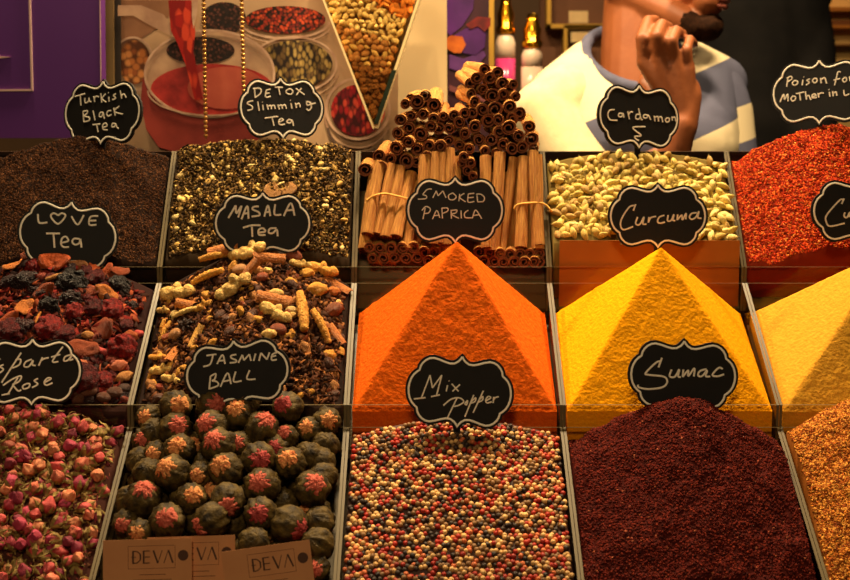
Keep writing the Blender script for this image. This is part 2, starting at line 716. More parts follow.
def pyramid(name, k, apex, y_at, c, c2, label, rough=0.0016):
    a, b = ROWS[2]
    xm = (XS[k] + XS[k + 1]) / 2
    A = at_y(apex[0], apex[1], y_at)
    hp = Heap(2, k, None, namp=0)
    tm = (y_at - hp.y0) / (hp.y1 - hp.y0)
    sm = (2 * A.x - hp.x0 - hp.x1) / (hp.x1 - hp.x0)
    base = lambda t: -0.013 - 0.019 * t
    h = A.z - rim(2, y_at) - base(tm)

    def f(s, t):
        u = abs(s - sm) / ((1 - sm) if s > sm else (1 + sm))
        w = (t - tm) / ((1 - tm) if t > tm else tm)
        r = max(u, abs(w))
        # a little rounding at the ridges and the tip
        r = math.log(math.exp(55 * u) + math.exp(55 * abs(w))) / 55
        side = u > abs(w)
        x = 0.5 * (s + 1) * 0.233
        p = Vector((x, t * 0.24, k * 3.1))
        amp = rough * (0.3 if side else 1.0) * min(1.0, 0.25 + 4 * min(r, 1 - min(r, 1) + .2))
        d = amp * (0.55 * noise.noise(p * 160) + 0.55 * noise.noise(p * 70) + 0.5 * noise.noise(p * 24))
        return base(t) + h * (1 - min(r, 1.0)) + d
    hp.f = f
    V, F = hp.mesh(name, None, 250, 190)
    o = mesh(name, V, F, m_powder(name + '_grain', c, c2))
    tag(o, label, 'spice', kind='stuff')
    return hp


hp_pap = pyramid('paprika_powder', 2, (457, 240), (F2[0] + B2[0]) / 2, (230, 102, 16), (220, 90, 12), 'bright orange smoked paprika powder shaped into a pyramid', 0.0026)
hp_tur = pyramid('turmeric_powder', 3, (661, 246), (F2[0] + B2[0]) / 2, (254, 170, 8), (248, 160, 6), 'bright yellow turmeric powder shaped into a pyramid', 0.0016)
hp_mus = pyramid('mustard_powder', 4, (893, 246), (F2[0] + B2[0]) / 2, (214, 156, 48), (206, 144, 40), 'pale mustard-coloured powder shaped into a pyramid beside the yellow one', 0.002)

# ------------------------------------------------------------------ chalkboard signs
QUART = [(0, 1.0), (.025, .93), (.065, .86), (.14, .79), (.23, .78), (.33, .815), (.44, .87), (.55, .905), (.63, .885), (.70, .83), (.76, .74),
         (.795, .65), (.813, .53), (.86, .48), (.92, .39), (.965, .27), (.99, .14), (1.0, 0)]


def outline(hw, hh):
    q = [(x * hw, y * hh) for x, y in QUART]
    right = q + [(x, -y) for x, y in q[-2::-1]]
    left = [(-x, y) for x, y in right[-2:0:-1]]
    return right + left            # clockwise from the top tip


def grow(pts, d):
    n = len(pts)
    out = []
    for i in range(n):
        ax, ay = pts[i - 1]
        bx, by = pts[(i + 1) % n]
        tx, ty = bx - ax, by - ay
        l = math.hypot(tx, ty)
        out.append((pts[i][0] - ty / l * d, pts[i][1] + tx / l * d))
    return out


def catmull(P, k=6):
    if len(P) < 3:
        return P
    Q = [P[0]] + list(P) + [P[-1]]
    out = []
    for i in range(1, len(Q) - 2):
        a, b, c, d = (Vector(q) for q in Q[i - 1:i + 3])
        for j in range(k):
            t = j / k
            out.append(0.5 * ((2 * b) + (c - a) * t + (2 * a - 5 * b + 4 * c - d) * t * t + (3 * b - a - 3 * c + d) * t ** 3))
    out.append(Vector(P[-1]))
    return out


m_board = M('matte_chalkboard', (17, 13, 10), 0.6, (22, 17, 13), 60, spec=0.3)
m_chalk = M('cream_chalk', (252, 240, 218), 0.85, (226, 212, 188), 600)
m_bord = M('cream_border_paint', (255, 244, 222), 0.7)
m_stake = M('black_plastic_stake', (20, 18, 16), 0.5)


def sign(cx, cy, hw, hh, rot, d, yaw, org, sc, strokes, text, extra, wpx=1.0, soft=True):
    """rot in degrees clockwise in the picture plane, yaw about the upright axis"""
    k = d / FPX
    W, H = hw * k / math.cos(R(yaw)), hh * k
    c = at(cx, cy, d)
    root = empty('chalkboard_sign', c, extra, 'sign', 'chalkboard signs in the spices')
    z = -FW
    rm = Matrix((RT, UP, z)).transposed().to_4x4() @ Matrix.Rotation(-R(rot), 4, 'Z') @ Matrix.Rotation(R(yaw), 4, 'Y')
    root.rotation_mode = 'QUATERNION'
    root.rotation_quaternion = rm.to_quaternion()
    ol = outline(W, H)
    out = grow(ol, 0.0036)
    th = 0.0035
    mb = MB()
    n = len(out)
    V = [(x, y, 0) for x, y in out] + [(x, y, -th) for x, y in out] + [(0, 0, 0), (0, 0, -th)]
    F = []
    for i in range(n):
        j = (i + 1) % n
        F += [(2 * n, j, i), (2 * n + 1, n + i, n + j), (i, j, n + j, n + i)]
    mb.add(V, F)
    mb.build('board', m_board, root)
    pts = [Vector((x, y, 0.0002)) for x, y in ol]
    mb = MB().tube(pts + [pts[0]], 0.00125, 6, squash=(Vector((0, 0, 1)), 0.45))
    mb.build('border', m_bord, root)
    # lettering: strokes traced in the frame of the sign
    mb = MB()
    cr, sr = math.cos(R(rot)), math.sin(R(rot))
    for st in strokes:
        P = []
        for q in st.split():
            a, b = q.split(',')
            dx = (org[0] + float(a) / sc - cx) * k
            dy = -(org[1] + float(b) / sc - cy) * k
            lx, ly = dx * cr - dy * sr, dx * sr + dy * cr
            P.append(Vector((lx / math.cos(R(yaw)), ly, 0.0002)))
        P = catmull(P) if soft else P
        mb.tube(P, 0.00102 * wpx, 6, squash=(Vector((0, 0, 1)), 0.4))
    mb.build('lettering', m_chalk, root)
    mb = MB().box((-0.004, -H - 0.055, -th - 0.002), (0.004, -H * 0.3, -th))
    mb.build('stake', m_stake, root)
    return root
sign(102.0, 112.6, 41.9, 31.1, 2.4, 1.53, -24, (55, 75), 8.29, [
    '130,160 230,143', '183,155 190,240', '228,178 230,218 258,212 268,182 272,208 288,215', '310,170 322,220', '315,195 335,172 360,180',
    '378,150 388,228', '425,158 392,195 430,228', '452,185 458,225', '449,150 453,153', '520,165 498,178 518,200 495,212 488,208',
    '560,140 575,210', '568,192 595,172 615,205', '210,290 218,378', '210,290 250,288 248,310 222,328 268,345 268,370 218,378', '305,290 325,370',
    '402,312 375,310 365,340 388,345 402,315 410,355 418,362', '478,302 450,302 435,325 450,345 480,335', '500,280 515,345', '550,270 508,310 585,338',
    '303,408 375,405', '340,408 355,472', '396,438 440,424 424,402 400,415 402,450 445,460', '520,412 490,410 485,435 508,436 520,414 530,440 548,456'],
    'Turkish Black Tea', 'chalkboard sign reading Turkish Black Tea above the fine dark tea')
sign(281.7, 108.2, 39.2, 29.6, -2.6, 1.535, 17, (235, 75), 8.29, [
    '170,120 175,195', '158,125 215,122 218,160 175,198', '265,130 258,160 260,190 300,182', '265,132 298,122', '258,160 290,155', '330,105 395,102',
    '362,105 372,165', '445,112 422,130 430,153 462,155 476,132 460,112 442,113', '500,105 570,155', '545,100 505,160',
    '160,227 125,235 115,252 150,270 152,295 115,308', '195,230 208,305', '235,255 240,298', '232,231 234,234', '268,250 280,292', '280,265 298,257 305,288', '305,264 325,254 335,285',
    '355,247 368,287', '366,257 385,250 392,280', '392,257 412,247 425,278', '460,232 468,275', '454,205 458,208', '495,225 505,268', '503,240 525,230 535,262',
    '615,217 590,212 590,240 612,235 618,214 624,260 602,284 585,270', '624,232 660,218', '252,365 360,345', '310,358 325,425',
    '365,392 398,375 385,362 364,380 370,412 415,408', '470,372 440,370 428,390 455,395 470,375 480,418'],
    'Detox', 'chalkboard sign reading Detox Slimming Tea behind the curled green tea')
sign(639.1, 116.8, 41.3, 31.0, 0.3, 1.535, 20, (590, 80), 8.29, [
    '190,258 150,265 132,300 150,342 215,345', '262,287 232,287 226,310 252,312 264,287 272,320', '305,265 320,330', '310,297 330,270 352,270',
    '420,288 385,287 376,318 402,325 420,302', '400,235 424,322 438,325', '488,288 452,287 446,308 472,312 488,290 510,325', '540,290 548,335', '549,302 573,295 580,335',
    '581,302 605,297 618,340', '655,302 642,315 650,335 672,330 678,306 652,301', '700,287 705,322', '706,297 728,292 735,328', '462,385 350,398 425,458 368,470 385,495 405,500'],
    'Cardamon', 'chalkboard sign reading Cardamon in front of the striped sweater')
sign(819.3, 92.1, 41.6, 31.5, 0, 1.535, -18, (765, 55), 8.29, [
    '215,170 205,250', '205,180 235,165 245,185 212,210', '265,202 247,220 260,240 283,233 288,212 262,201', '328,198 322,245', '331,174 335,176',
    '380,195 358,205 375,225 350,245', '412,192 400,210 415,230 433,218 430,196 412,191', '460,190 465,235', '464,207 490,192 505,240', '610,152 590,150 578,200 565,258',
    '555,215 605,205', '640,197 624,215 635,235 653,223 650,202 638,197', '675,190 680,230', '678,208 702,190', '155,375 180,312 190,355 212,312 215,372',
    '250,332 237,350 250,372 270,360 270,337 248,331', '275,312 335,302', '302,308 310,370', '345,295 355,365', '354,342 370,332 388,370', '395,345 425,335 413,320 397,332 400,353 432,352',
    '440,315 448,352', '445,332 460,317 485,318', '525,310 530,350', '521,290 525,292', '550,305 555,348', '555,327 573,312 582,345', '632,300 640,345 675,335',
    '712,312 692,330 710,336 714,312 720,340', '735,305 745,335 755,312 765,335 775,305'],
    'Poison', 'chalkboard sign reading Poison for Mother in Law above the red chili')
sign(68.0, 234.8, 45.9, 32.6, 6.4, 1.44, 8, (17, 195), 8.29, [
    '185,160 195,232 260,228', '345,170 310,152 287,175 310,215 345,240 385,205 403,168 375,152 345,172', '450,175 500,245 550,165', '665,172 608,177 592,210 598,247 650,245', '598,212 650,210',
    '250,320 360,320', '308,320 315,438', '370,397 424,380 405,345 375,362 368,408 390,432 430,430', '515,365 472,362 457,390 480,412 513,398 520,367 530,435'],
    'Love Tea', 'chalkboard sign reading Love Tea with a heart for its O', 1.25)
sign(262.7, 223.4, 46.4, 30.2, 0, 1.44, 3, (210, 185), 8.29, [
    '155,275 215,170', '215,170 222,235 262,175 235,270', '262,285 310,175 320,280', '280,240 325,230', '405,177 362,182 355,203 403,225 408,252 345,262', '450,262 480,170 500,258', '460,225 500,222',
    '540,160 535,242 590,245', '610,258 668,150 700,253', '632,210 695,205', '275,355 345,335 420,335', '348,345 352,430', '400,395 458,385 438,358 405,372 407,412 460,414',
    '550,357 497,362 487,395 520,398 553,370 560,425'],
    'Masala Tea', 'chalkboard sign reading Masala Tea standing before the curled green tea', 1.3)
sign(455.2, 210.2, 46.9, 32.2, 0, 1.43, 0, (402, 172), 7.536, [
    '225,128 190,132 155,170', '155,170 185,180', '185,180 180,200 120,205', '232,195 258,142', '258,142 272,180', '272,180 308,142', '308,142 332,195', '385,157 352,175 357,205 390,208 408,185 382,157', '435,165 428,220',
    '470,160 435,190 480,225', '500,165 498,225 545,222', '500,165 545,160', '498,195 540,190', '565,175 570,225', '558,168 592,167 620,190 613,220 570,225', '175,270 158,355', '150,290 180,260 213,277 200,308 168,312',
    '230,355 262,290 285,345', '240,330 282,325', '300,270 305,350', '300,272 343,272 343,295 305,312', '370,285 372,352', '370,290 413,287 405,308 375,320 430,350', '445,290 447,350',
    '500,287 472,310 477,342 525,345', '530,350 555,287 600,352', '540,327 585,322'],
    'Smoked', 'chalkboard sign reading Smoked Paprica leaning on the cinnamon', 0.8)
sign(657.9, 216.1, 47.2, 31.2, 0, 1.43, 0, (605, 180), 7.838, [
    '240,190 222,240', '235,200 190,212 132,300 122,358 147,389 220,365', '255,290 240,342 272,348 305,290 297,343 325,345', '345,290 340,335', '343,325 360,295 400,285', '465,277 427,290 412,323 430,338 470,330',
    '495,275 490,318 518,316 540,270 532,313 550,318', '570,270 565,315', '566,313 602,275 606,312 635,262 632,308', '718,257 680,262 662,290 680,308 712,290 735,247 727,293 755,300'],
    'Curcuma', 'chalkboard sign reading Curcuma behind the bright yellow powder', 1.1)
sign(861, 211, 47, 31, 0, 1.43, 0, (800, 175), 8.29, ['365,195 345,240', '358,205 325,212 222,330 217,388 250,424 370,400', '372,310 365,342 388,352 412,310 408,350'],
     'Cu', 'chalkboard sign with a big letter C before the red chili', 1.1)
sign(31.9, 372, 41, 32.5, 1.0, 1.292, 30, (0, 335), 8.925, [
    '10,170 -20,340', '20,214 52,205', '75,257 50,272 73,300 45,330', '205,155 60,415', '162,218 200,215 190,262 140,290', '283,217 237,240 227,278 262,280 293,227 287,265 312,275', '365,200 335,275', '355,232 375,215 412,207',
    '520,110 440,238 485,245', '430,202 500,180', '578,187 537,202 527,238 557,235 588,192 572,233 600,225', '180,375 105,520', '70,440 140,387 203,362 190,408 140,435', '140,435 180,493 205,485', '60,525 120,515',
    '248,432 217,450 222,478 258,468 268,437 248,432', '330,390 302,410 328,440 285,470', '377,430 428,397 402,390 377,425 392,453 440,435'],
    'Isparta Rose', 'chalkboard sign reading Isparta Rose above the rose buds', 1.0)
sign(237.3, 373, 50.5, 32.1, -7.1, 1.292, 0, (182, 335), 7.536, [
    '185,155 260,145', '235,150 212,220 160,238', '265,218 305,150 325,218', '280,195 325,190', '410,147 372,155 372,173 408,190 403,205 360,210', '425,210 455,150', '455,150 467,190', '467,190 508,145', '508,145 520,195', '555,140 540,195',
    '580,195 595,135', '595,135 640,185', '640,185 660,130', '720,130 682,147 677,188 715,185', '680,162 710,155', '215,310 205,410', '215,312 253,292 248,330 225,345', '225,345 263,352 272,380 210,405',
    '290,390 343,287 370,370', '310,350 365,340', '405,275 390,350 450,345', '510,265 490,330 555,332'],
    'Jasmine', 'chalkboard sign reading Jasmine Ball above the round tea balls', 1.05)
sign(459.7, 391.8, 51.3, 35.2, 4.4, 1.288, 0, (400, 350), 7.252, [
    '100,355 185,345', '155,348 218,182', '218,182 235,275', '235,275 303,182', '303,182 265,330', '225,338 290,325', '345,255 335,300', '355,222 358,225', '375,245 425,300', '435,250 380,300', '415,345 345,490',
    '315,402 370,357 430,347 462,375 420,403 385,408', '470,387 490,367 482,398 468,387', '535,325 470,485', '513,377 548,347 543,373 508,388', '605,295 530,455', '580,357 600,337 598,363 568,378', '620,370 658,347 640,337 622,360 630,383 665,375',
    '680,340 675,385', '678,360 692,345 716,338'],
    'Mix Popper', 'chalkboard sign reading Mix Pepper behind the peppercorns', 0.9)
sign(683.1, 375.4, 52.0, 34.2, 2.1, 1.285, 0, (624, 335), 7.252, [
    '275,165 250,235', '265,190 230,202 157,275 180,289 288,302 313,340 280,378 180,392 110,380 100,360', '345,250 330,298 368,303 400,250 392,298 412,305', '430,250 425,305', '426,303 465,257 466,298 510,242 506,300',
    '598,247 550,262 537,293 565,298 603,257 592,298 625,300', '715,247 690,237 655,267 642,293 680,299 725,285'],
    'Sumac', 'chalkboard sign reading Sumac behind the maroon heap', 1.15)
# ------------------------------------------------------------------ pieces that lie in the bins
m_white_obj = lambda nm, c, c2, sc, rough=0.6, bump=None, spec=0.3: M(nm, c, rough, c2, sc, bump, spec, obj=True)


def root_mesh(o, cat):
    """a thing that is one mesh"""
    o['category'] = cat
    return o


def lc(c, j=0.12):
    k = 1 + random.gauss(0, j)
    return tuple(min(1, max(0, x * k)) for x in lin(c)[:3]) + (1,)


# ---- peppercorns
hp_pep = Heap(1, 2, lambda s, t: -0.008 + 0.020 * (1 - s * s) * min(1, t * 1.5) + 0.004 * t, namp=0.0015, nscale=40)
m_pep = m_white_obj('peppercorn_skin', (255, 255, 255), (190, 180, 165), 900, 0.55, (1500, 0.6, 0.0008), 0.35)
V, F = ico(3, 0.0028)
o = mesh('peppercorn', V, F, m_pep, smooth=True)
displace(o, 0.0002, 900)
k_pep = Kind(root_mesh(o, 'spice'))
pts = []
sp = 0.0051
j = 0
y = hp_pep.y0
while y < hp_pep.y1 - 0.002:
    x = hp_pep.x0 + 0.003 + (sp / 2 if j % 2 else 0)
    while x < hp_pep.x1 - 0.002:
        px, py = x + rng.normal() * 0.0007, y + rng.normal() * 0.0007
        pts.append((px, py, hp_pep.z(px, py) + rng.normal() * 0.0009))
        x += sp
    y += sp * 0.76
    j += 1
vis = []
for p in pts:
    u, v, d = proj(p)
    if -5 < u < 855 and v < 590:
        vis.append((v, u, p))
vis.sort(reverse=True)
PEP = [('cream white', (218, 172, 106)), ('red', (166, 38, 20)), ('black', (50, 34, 24)), ('olive brown', (130, 92, 52)), ('coral', (200, 104, 56))]
PP = [.28, .2, .17, .23, .12]
inview = [q for q in vis if q[0] < 582]
for v, u, p in inview[:300]:
    i = rng.choice(5, p=PP)
    k_pep.place(p, mrand(), rng.uniform(0.9, 1.12), f'small {PEP[i][0]} peppercorn at the front of the mixed peppercorn heap', 'mixed peppercorns', lc(PEP[i][1]))
rest = inview[300:] + [q for q in vis if q[0] >= 582]
P = np.array([q[2] for q in rest])
V, F = hp_pep.mesh('peppercorn_heap', None, 50, 50, sink=0.002)
i2 = ico(2)
n = len(P)
V2, F2, C2 = scatter_arrays(i2, P, np.repeat(rng.uniform(0.0025, 0.0031, (n, 1)), 3, 1), rot_random(n), pal([c for _, c in PEP], n, PP, 0.12))
C = np.tile(np.array(lin((70, 40, 26))[:3]), (len(V), 1))
o = tri_mesh('peppercorn_heap', np.concatenate([V, V2]), np.concatenate([F, F2 + len(V)]), np.concatenate([C, C2]),
             M('peppercorn_heap_skin', (255, 255, 255), 0.55, attr=True, spec=0.35), smooth=True)
tag(o, 'heap of red white and black peppercorns in the front row', 'spice', kind='stuff')

# ---- rose buds
hp_rose = Heap(1, 0, lambda s, t: -0.012 + cone(s, t, -0.05, 0.92, 0.044, 1.15, 1.2, 0.5, .7), namp=0.004, nscale=30)


def bud_mesh(name, seed):
    V, F = [], []
    nu, nv = 18, 11
    for i in range(nv):
        t = i / (nv - 1)
        prof = (math.sin(math.pi * (0.08 + 0.80 * t)) ** 0.8) * (1.0 if t < .6 else 1.0 - 0.45 * (t - .6) / .4)
        for k in range(nu):
            a = 2 * math.pi * k / nu
            fold = 0.16 * abs(math.sin(1.5 * a + 3.0 * t + seed)) + 0.08 * math.sin(4 * a - 5 * t + seed)
            r = 0.0056 * prof * (0.86 + fold)
            V.append((r * math.cos(a), r * math.sin(a), 0.0125 * t + 0.0012 * math.sin(3 * a + seed) * t * t))
    for i in range(nv - 1):
        for k in range(nu):
            F.append((i * nu + k, i * nu + (k + 1) % nu, (i + 1) * nu + (k + 1) % nu, (i + 1) * nu + k))
    F.append(tuple(range(nu))[::-1])
    F.append(tuple(range((nv - 1) * nu, nv * nu)))
    return V, F


m_bud = m_white_obj('dried_petals', (255, 235, 215), (205, 130, 115), 260, 0.7, (900, 0.6, 0.001))
m_calyx = M('dried_sepals', (150, 126, 62), 0.75, (104, 78, 40), 300)
buds = []
for q in range(3):
    V, F = bud_mesh('bud', q * 2.1)
    o = mesh('rose_bud', V, F, m_bud, smooth=True)
    root_mesh(o, 'dried flower')
    mb = MB()
    for k in range(5):
        a = 2 * math.pi * k / 5 + q
        L = 0.0075 + 0.0025 * random.random()
        d = Vector((math.cos(a), math.sin(a), 0))
        s_ = Vector((-math.sin(a), math.cos(a), 0))
        Vl = []
        for t, wd, rad in ((0, .0012, .0012), (.35, .0021, .0058), (.7, .0014, .0066), (1, .0002, .0062 + .003 * random.random())):
            c = d * rad + Vector((0, 0, L * t - .0006))
            Vl += [c - s_ * wd, c + s_ * wd, c + d * 0.0006]
        Fl = []
        for i in range(3):
            b = i * 3
            Fl += [(b, b + 3, b + 5, b + 2), (b + 2, b + 5, b + 4, b + 1), (b, b + 1, b + 4, b + 3)]
        mb.add(Vl, Fl)
    mb.tube([(0, 0, -.004), (0.0003, 0, 0.001)], [.0005, .0009], 6)
    mb.ball((0, 0, 0), (.0022, .0022, .0018), 8, 6)
    mb.build('calyx', m_calyx, o)
    buds.append(Kind(o))
pts = []
sp = 0.0104
j = 0
y = hp_rose.y0 + 0.004
while y < hp_rose.y1 - 0.002:
    x = hp_rose.x0 + 0.075 + (sp / 2 if j % 2 else 0)
    while x < hp_rose.x1 - 0.005:
        px, py = x + rng.normal() * 0.002, y + rng.normal() * 0.002
        p = Vector((px, py, hp_rose.z(px, py) + rng.uniform(-.001, .005)))
        u, v, d = proj(p)
        if -8 < u < 860 and v < 586:
            pts.append((v, p))
        x += sp
    y += sp * 0.76
    j += 1
pts.sort(key=lambda q: -q[0])
BUD = [(206, 104, 112), (168, 66, 104), (200, 128, 108), (150, 60, 84), (214, 158, 122), (128, 46, 78)]
for v, p in pts[:300]:
    buds[rng.integers(3)].place(p, mrand(), rng.uniform(1.0, 1.4), 'small dried pink rose bud in the heap of rose buds', 'dried rose buds', lc(BUD[rng.integers(6)], .15))
print('rosebuds', len(pts))
grain_heap(hp_rose, 'rose_crumbs', m_grain, (60, 30, 22), [(150, 80, 60), (130, 96, 50), (120, 48, 50), (80, 50, 32)], 4200, (0.0052, 0.0028, 0.0016), LEAF,
           'bed of loose rose petals and sepals under the rose buds', 'dried flower', lift=-0.003)

# ---- jasmine tea balls
hp_ball = Heap(1, 1, lambda s, t: -0.012 + cone(s, t, -0.1, 0.95, 0.045, 1.2, 1.2, 0.5, .8), namp=0)
m_ball = M('rolled_tea_leaf', (96, 76, 34), 0.6, (36, 27, 13), 110, (260, 0.9, 0.002), spec=0.2)
m_tip = m_white_obj('flower_tip_petals', (255, 255, 235), (176, 112, 84), 210, 0.8, (600, 0.8, 0.0015))


def ball_root(seed):
    V, F = [], []
    mb = MB().ball((0, 0, 0), 1.0, 40, 24)
    V = []
    for v in mb.V:
        a = math.atan2(v.y, v.x)
        th = math.acos(max(-1, min(1, v.z)))
        s_ = math.sin(th)
        g = 0.16 * s_ * noise.noise(Vector((math.cos(a) * 3.4, math.sin(a) * 3.4, th * 0.9 + seed * 3))) + 0.06 * s_ * noise.noise(Vector((math.cos(a) * 9, math.sin(a) * 9, th * 1.4 + seed)))
        g += 0.07 * noise.noise(v * 1.7 + Vector((seed, 0, 0))) + 0.03 * noise.noise(v * 5 + Vector((0, seed, 0)))
        V.append(v * (1 + g) * 0.0175)
    o = mesh('tea_ball', V, mb.F, m_ball, smooth=True)
    root_mesh(o, 'tea')
    mb = MB()
    # tuft of petals round the tip
    Vd, Fd = [], []
    nr_, na_ = 12, 54
    for i in range(nr_ + 1):
        th = 0.66 * i / nr_
        for k in range(na_):
            a = 2 * math.pi * k / na_
            r = 0.0188 - 0.0020 * (i / nr_) ** 4 + 0.0007 * (i / nr_) * math.sin(9 * a + 4 * noise.noise(Vector((math.cos(a), math.sin(a), seed)) * 2) + 5 * th) + 0.0013 * noise.noise(Vector((math.cos(a) * 5, math.sin(a) * 5, th * 9 + seed))) + 0.0007 * noise.noise(Vector((math.cos(a) * 14, math.sin(a) * 14, th * 14)))
            th2 = th * (1 + .34 * noise.noise(Vector((math.cos(a) * 3, math.sin(a) * 3, seed))))
            Vd.append((r * math.sin(th2) * math.cos(a), r * math.sin(th2) * math.sin(a), r * math.cos(th2)))
    for i in range(nr_):
        for k in range(na_):
            Fd.append((i * na_ + k, (i + 1) * na_ + k, (i + 1) * na_ + (k + 1) % na_, i * na_ + (k + 1) % na_))
    mb.add(Vd, Fd)
    for k in range(0):
        a = k * 2.39996
        rr = 0.0112 * math.sqrt(k / 30)
        zz = math.sqrt(max(0, 0.0172 ** 2 - rr ** 2))
        c = Vector((rr * math.cos(a), rr * math.sin(a), zz + 0.0002))
        nrm = c.normalized()
        rm = mframe(nrm + Vector(rng.normal(size=3)) * .3, Vector((math.cos(a), math.sin(a), -.3)))
        mb.ball(c, (0.0026, 0.0018, 0.0008 + .0004 * random.random()), 7, 5, rot=rm)
    mb.build('flower_tip', m_tip, o, smooth=True)
    return o


balls = [Kind(ball_root(s * 3.3 + 1)) for s in range(3)]
PINK, ORG, ROSE = (214, 112, 100), (226, 158, 104), (190, 80, 86)
# x, y, r, tip x, tip y, tip colour   (measured on the photo, 2.9 x)
BALLS = [(220, 78, 48, 242, 66, ORG), (325, 72, 48, 347, 66, PINK), (425, 58, 42, 405, 42, ORG), (402, 100, 48, 402, 74, ORG), (545, 80, 46, 530, 64, ROSE),
         (670, 120, 42, 680, 112, ORG), (130, 108, 36, 124, 104, ORG), (220, 140, 48, 240, 124, PINK), (325, 135, 48, 310, 118, PINK), (468, 140, 53, 490, 104, PINK),
         (605, 145, 38, 600, 130, ORG), (540, 165, 35, 535, 146, PINK), (157, 152, 32, None, 0, 0), (122, 172, 28, 122, 168, PINK), (230, 200, 46, 230, 184, ORG),
         (345, 190, 54, 332, 163, PINK), (407, 185, 28, 403, 180, PINK), (668, 190, 35, None, 0, 0), (163, 214, 32, 160, 210, ORG), (460, 230, 54, 472, 220, ROSE),
         (552, 240, 48, 548, 220, ORG), (607, 220, 40, None, 0, 0), (210, 270, 52, 194, 244, ORG), (365, 260, 52, 353, 238, ORG), (290, 275, 30, 288, 273, ORG),
         (140, 270, 35, None, 0, 0), (657, 280, 35, None, 0, 0), (470, 305, 52, 465, 288, PINK), (615, 315, 54, 630, 288, PINK), (125, 345, 54, 137, 304, PINK),
         (267, 345, 46, 280, 324, ORG), (372, 350, 52, 378, 366, PINK), (75, 350, 34, None, 0, 0), (465, 388, 50, 464, 376, ROSE), (198, 410, 53, 202, 388, PINK),
         (325, 405, 52, 286, 425, PINK), (545, 415, 54, 590, 432, ROSE), (66, 415, 38, 64, 414, PINK), (116, 442, 34, 116, 436, ORG), (645, 412, 38, None, 0, 0),
         (640, 475, 50, None, 0, 0), (447, 472, 46, None, 0, 0), (655, 545, 36, 655, 540, PINK), (510, 196, 26, 508, 192, ROSE), (86, 235, 30, None, 0, 0), (640, 238, 30, None, 0, 0)]
rows = {}
for q in BALLS:
    rows.setdefault(min(6, int((q[1] - 50) / 72)), []).append(q)
RN = ['topmost', 'second', 'third', 'fourth', 'fifth', 'sixth', 'lowest']
for rk, lst in rows.items():
    lst.sort(key=lambda q: q[0])
    for i, (x, y, r, tx, ty, tc) in enumerate(lst):
        u, v = 100 + x / 2.9, 380 + y / 2.9
        p = hp_ball.hit(u, v, 0.006)
        d = (p - CAM).dot(FW)
        rad = r / 2.9 * d / FPX
        push = 0.0175 - rad
        rad *= 1.04
        p = CAM + ray(u, v) * (d + max(0, push) * 1.2)
        p.x = min(max(p.x, XS[1] + .0215), XS[2] - .0215)
        sc = max(0.80, min(1.08, rad / 0.0182)) if tx is not None or r > 40 else 0.92
        if tx is None:
            dr = FW * 0.7 - UP * 0.5 + RT * random.uniform(-.6, .6)
            what = 'plain round olive tea ball with no flower showing'
        else:
            a, b = (tx - x) / r, -(ty - y) / r
            dr = RT * a + UP * b - FW * math.sqrt(max(0.05, 1 - a * a - b * b))
            what = ('round olive tea ball with ' + {PINK: 'pink', ORG: 'orange', ROSE: 'deep rose'}[tc] + ' flower tip')
        lab = f'{what}, {ORD[i]} from left, {RN[rk]} row'
        o = balls[rng.integers(3)].place(p, mframe(dr), sc, lab, 'jasmine tea balls')
        for ch in o.children:
            ch.color = lc(tc if tx is not None else PINK, .08)
# the layer under them
for i in range(6):
    for j in range(1, 6):
        x = hp_ball.x0 + 0.02 + (hp_ball.x1 - hp_ball.x0 - 0.04) * (i + 0.5 * (j % 2) * .9) / 5.5
        y = hp_ball.y0 + 0.026 + (hp_ball.y1 - hp_ball.y0 - 0.04) * j / 5.2
        p = (x, y, hp_ball.z(x, y) - 0.024)
        balls[rng.integers(3)].place(p, mrand(), 0.95, 'olive tea ball in the hidden lower layer of the tea ball heap', 'tea balls of the lower layer')

# ---- cardamom pods
hp_card = Heap(3, 3, lambda s, t: 0.016 * (1 - t) + 0.004 + 0.014 * (1 - s * s) * t - 0.012 * t, namp=0.002, nscale=40)
m_card = m_white_obj('cardamom_husk', (255, 250, 235), (205, 190, 150), 500, 0.65, (700, 0.5, 0.001))


def pod(seed):
    V, F = [], []
    nu, nv = 15, 11
    for i in range(nv):
        t = i / (nv - 1)
        r = 0.0042 * max(0.06, math.sin(math.pi * min(1, max(0, t))) ** 0.75)
        for k in range(nu):
            a = 2 * math.pi * k / nu
            q = r * (1 + 0.10 * math.cos(3 * a + seed) + 0.035 * math.cos(15 * a))
            V.append(((t - .5) * 0.0165, q * math.cos(a), q * math.sin(a) + 0.0016 * math.sin(math.pi * t)))
    for i in range(nv - 1):
        for k in range(nu):
            F.append((i * nu + k, (i + 1) * nu + k, (i + 1) * nu + (k + 1) % nu, i * nu + (k + 1) % nu))
    F += [tuple(range(nu)), tuple(range((nv - 1) * nu, nv * nu))[::-1]]
    o = mesh('cardamom_pod', V, F, m_card, smooth=True)
    MB().tube([(-.0080, 0, 0), (-.0100, .0004, .0004)], [.0008, .0004], 6).build('stalk', m_calyx, o)
    return root_mesh(o, 'spice')


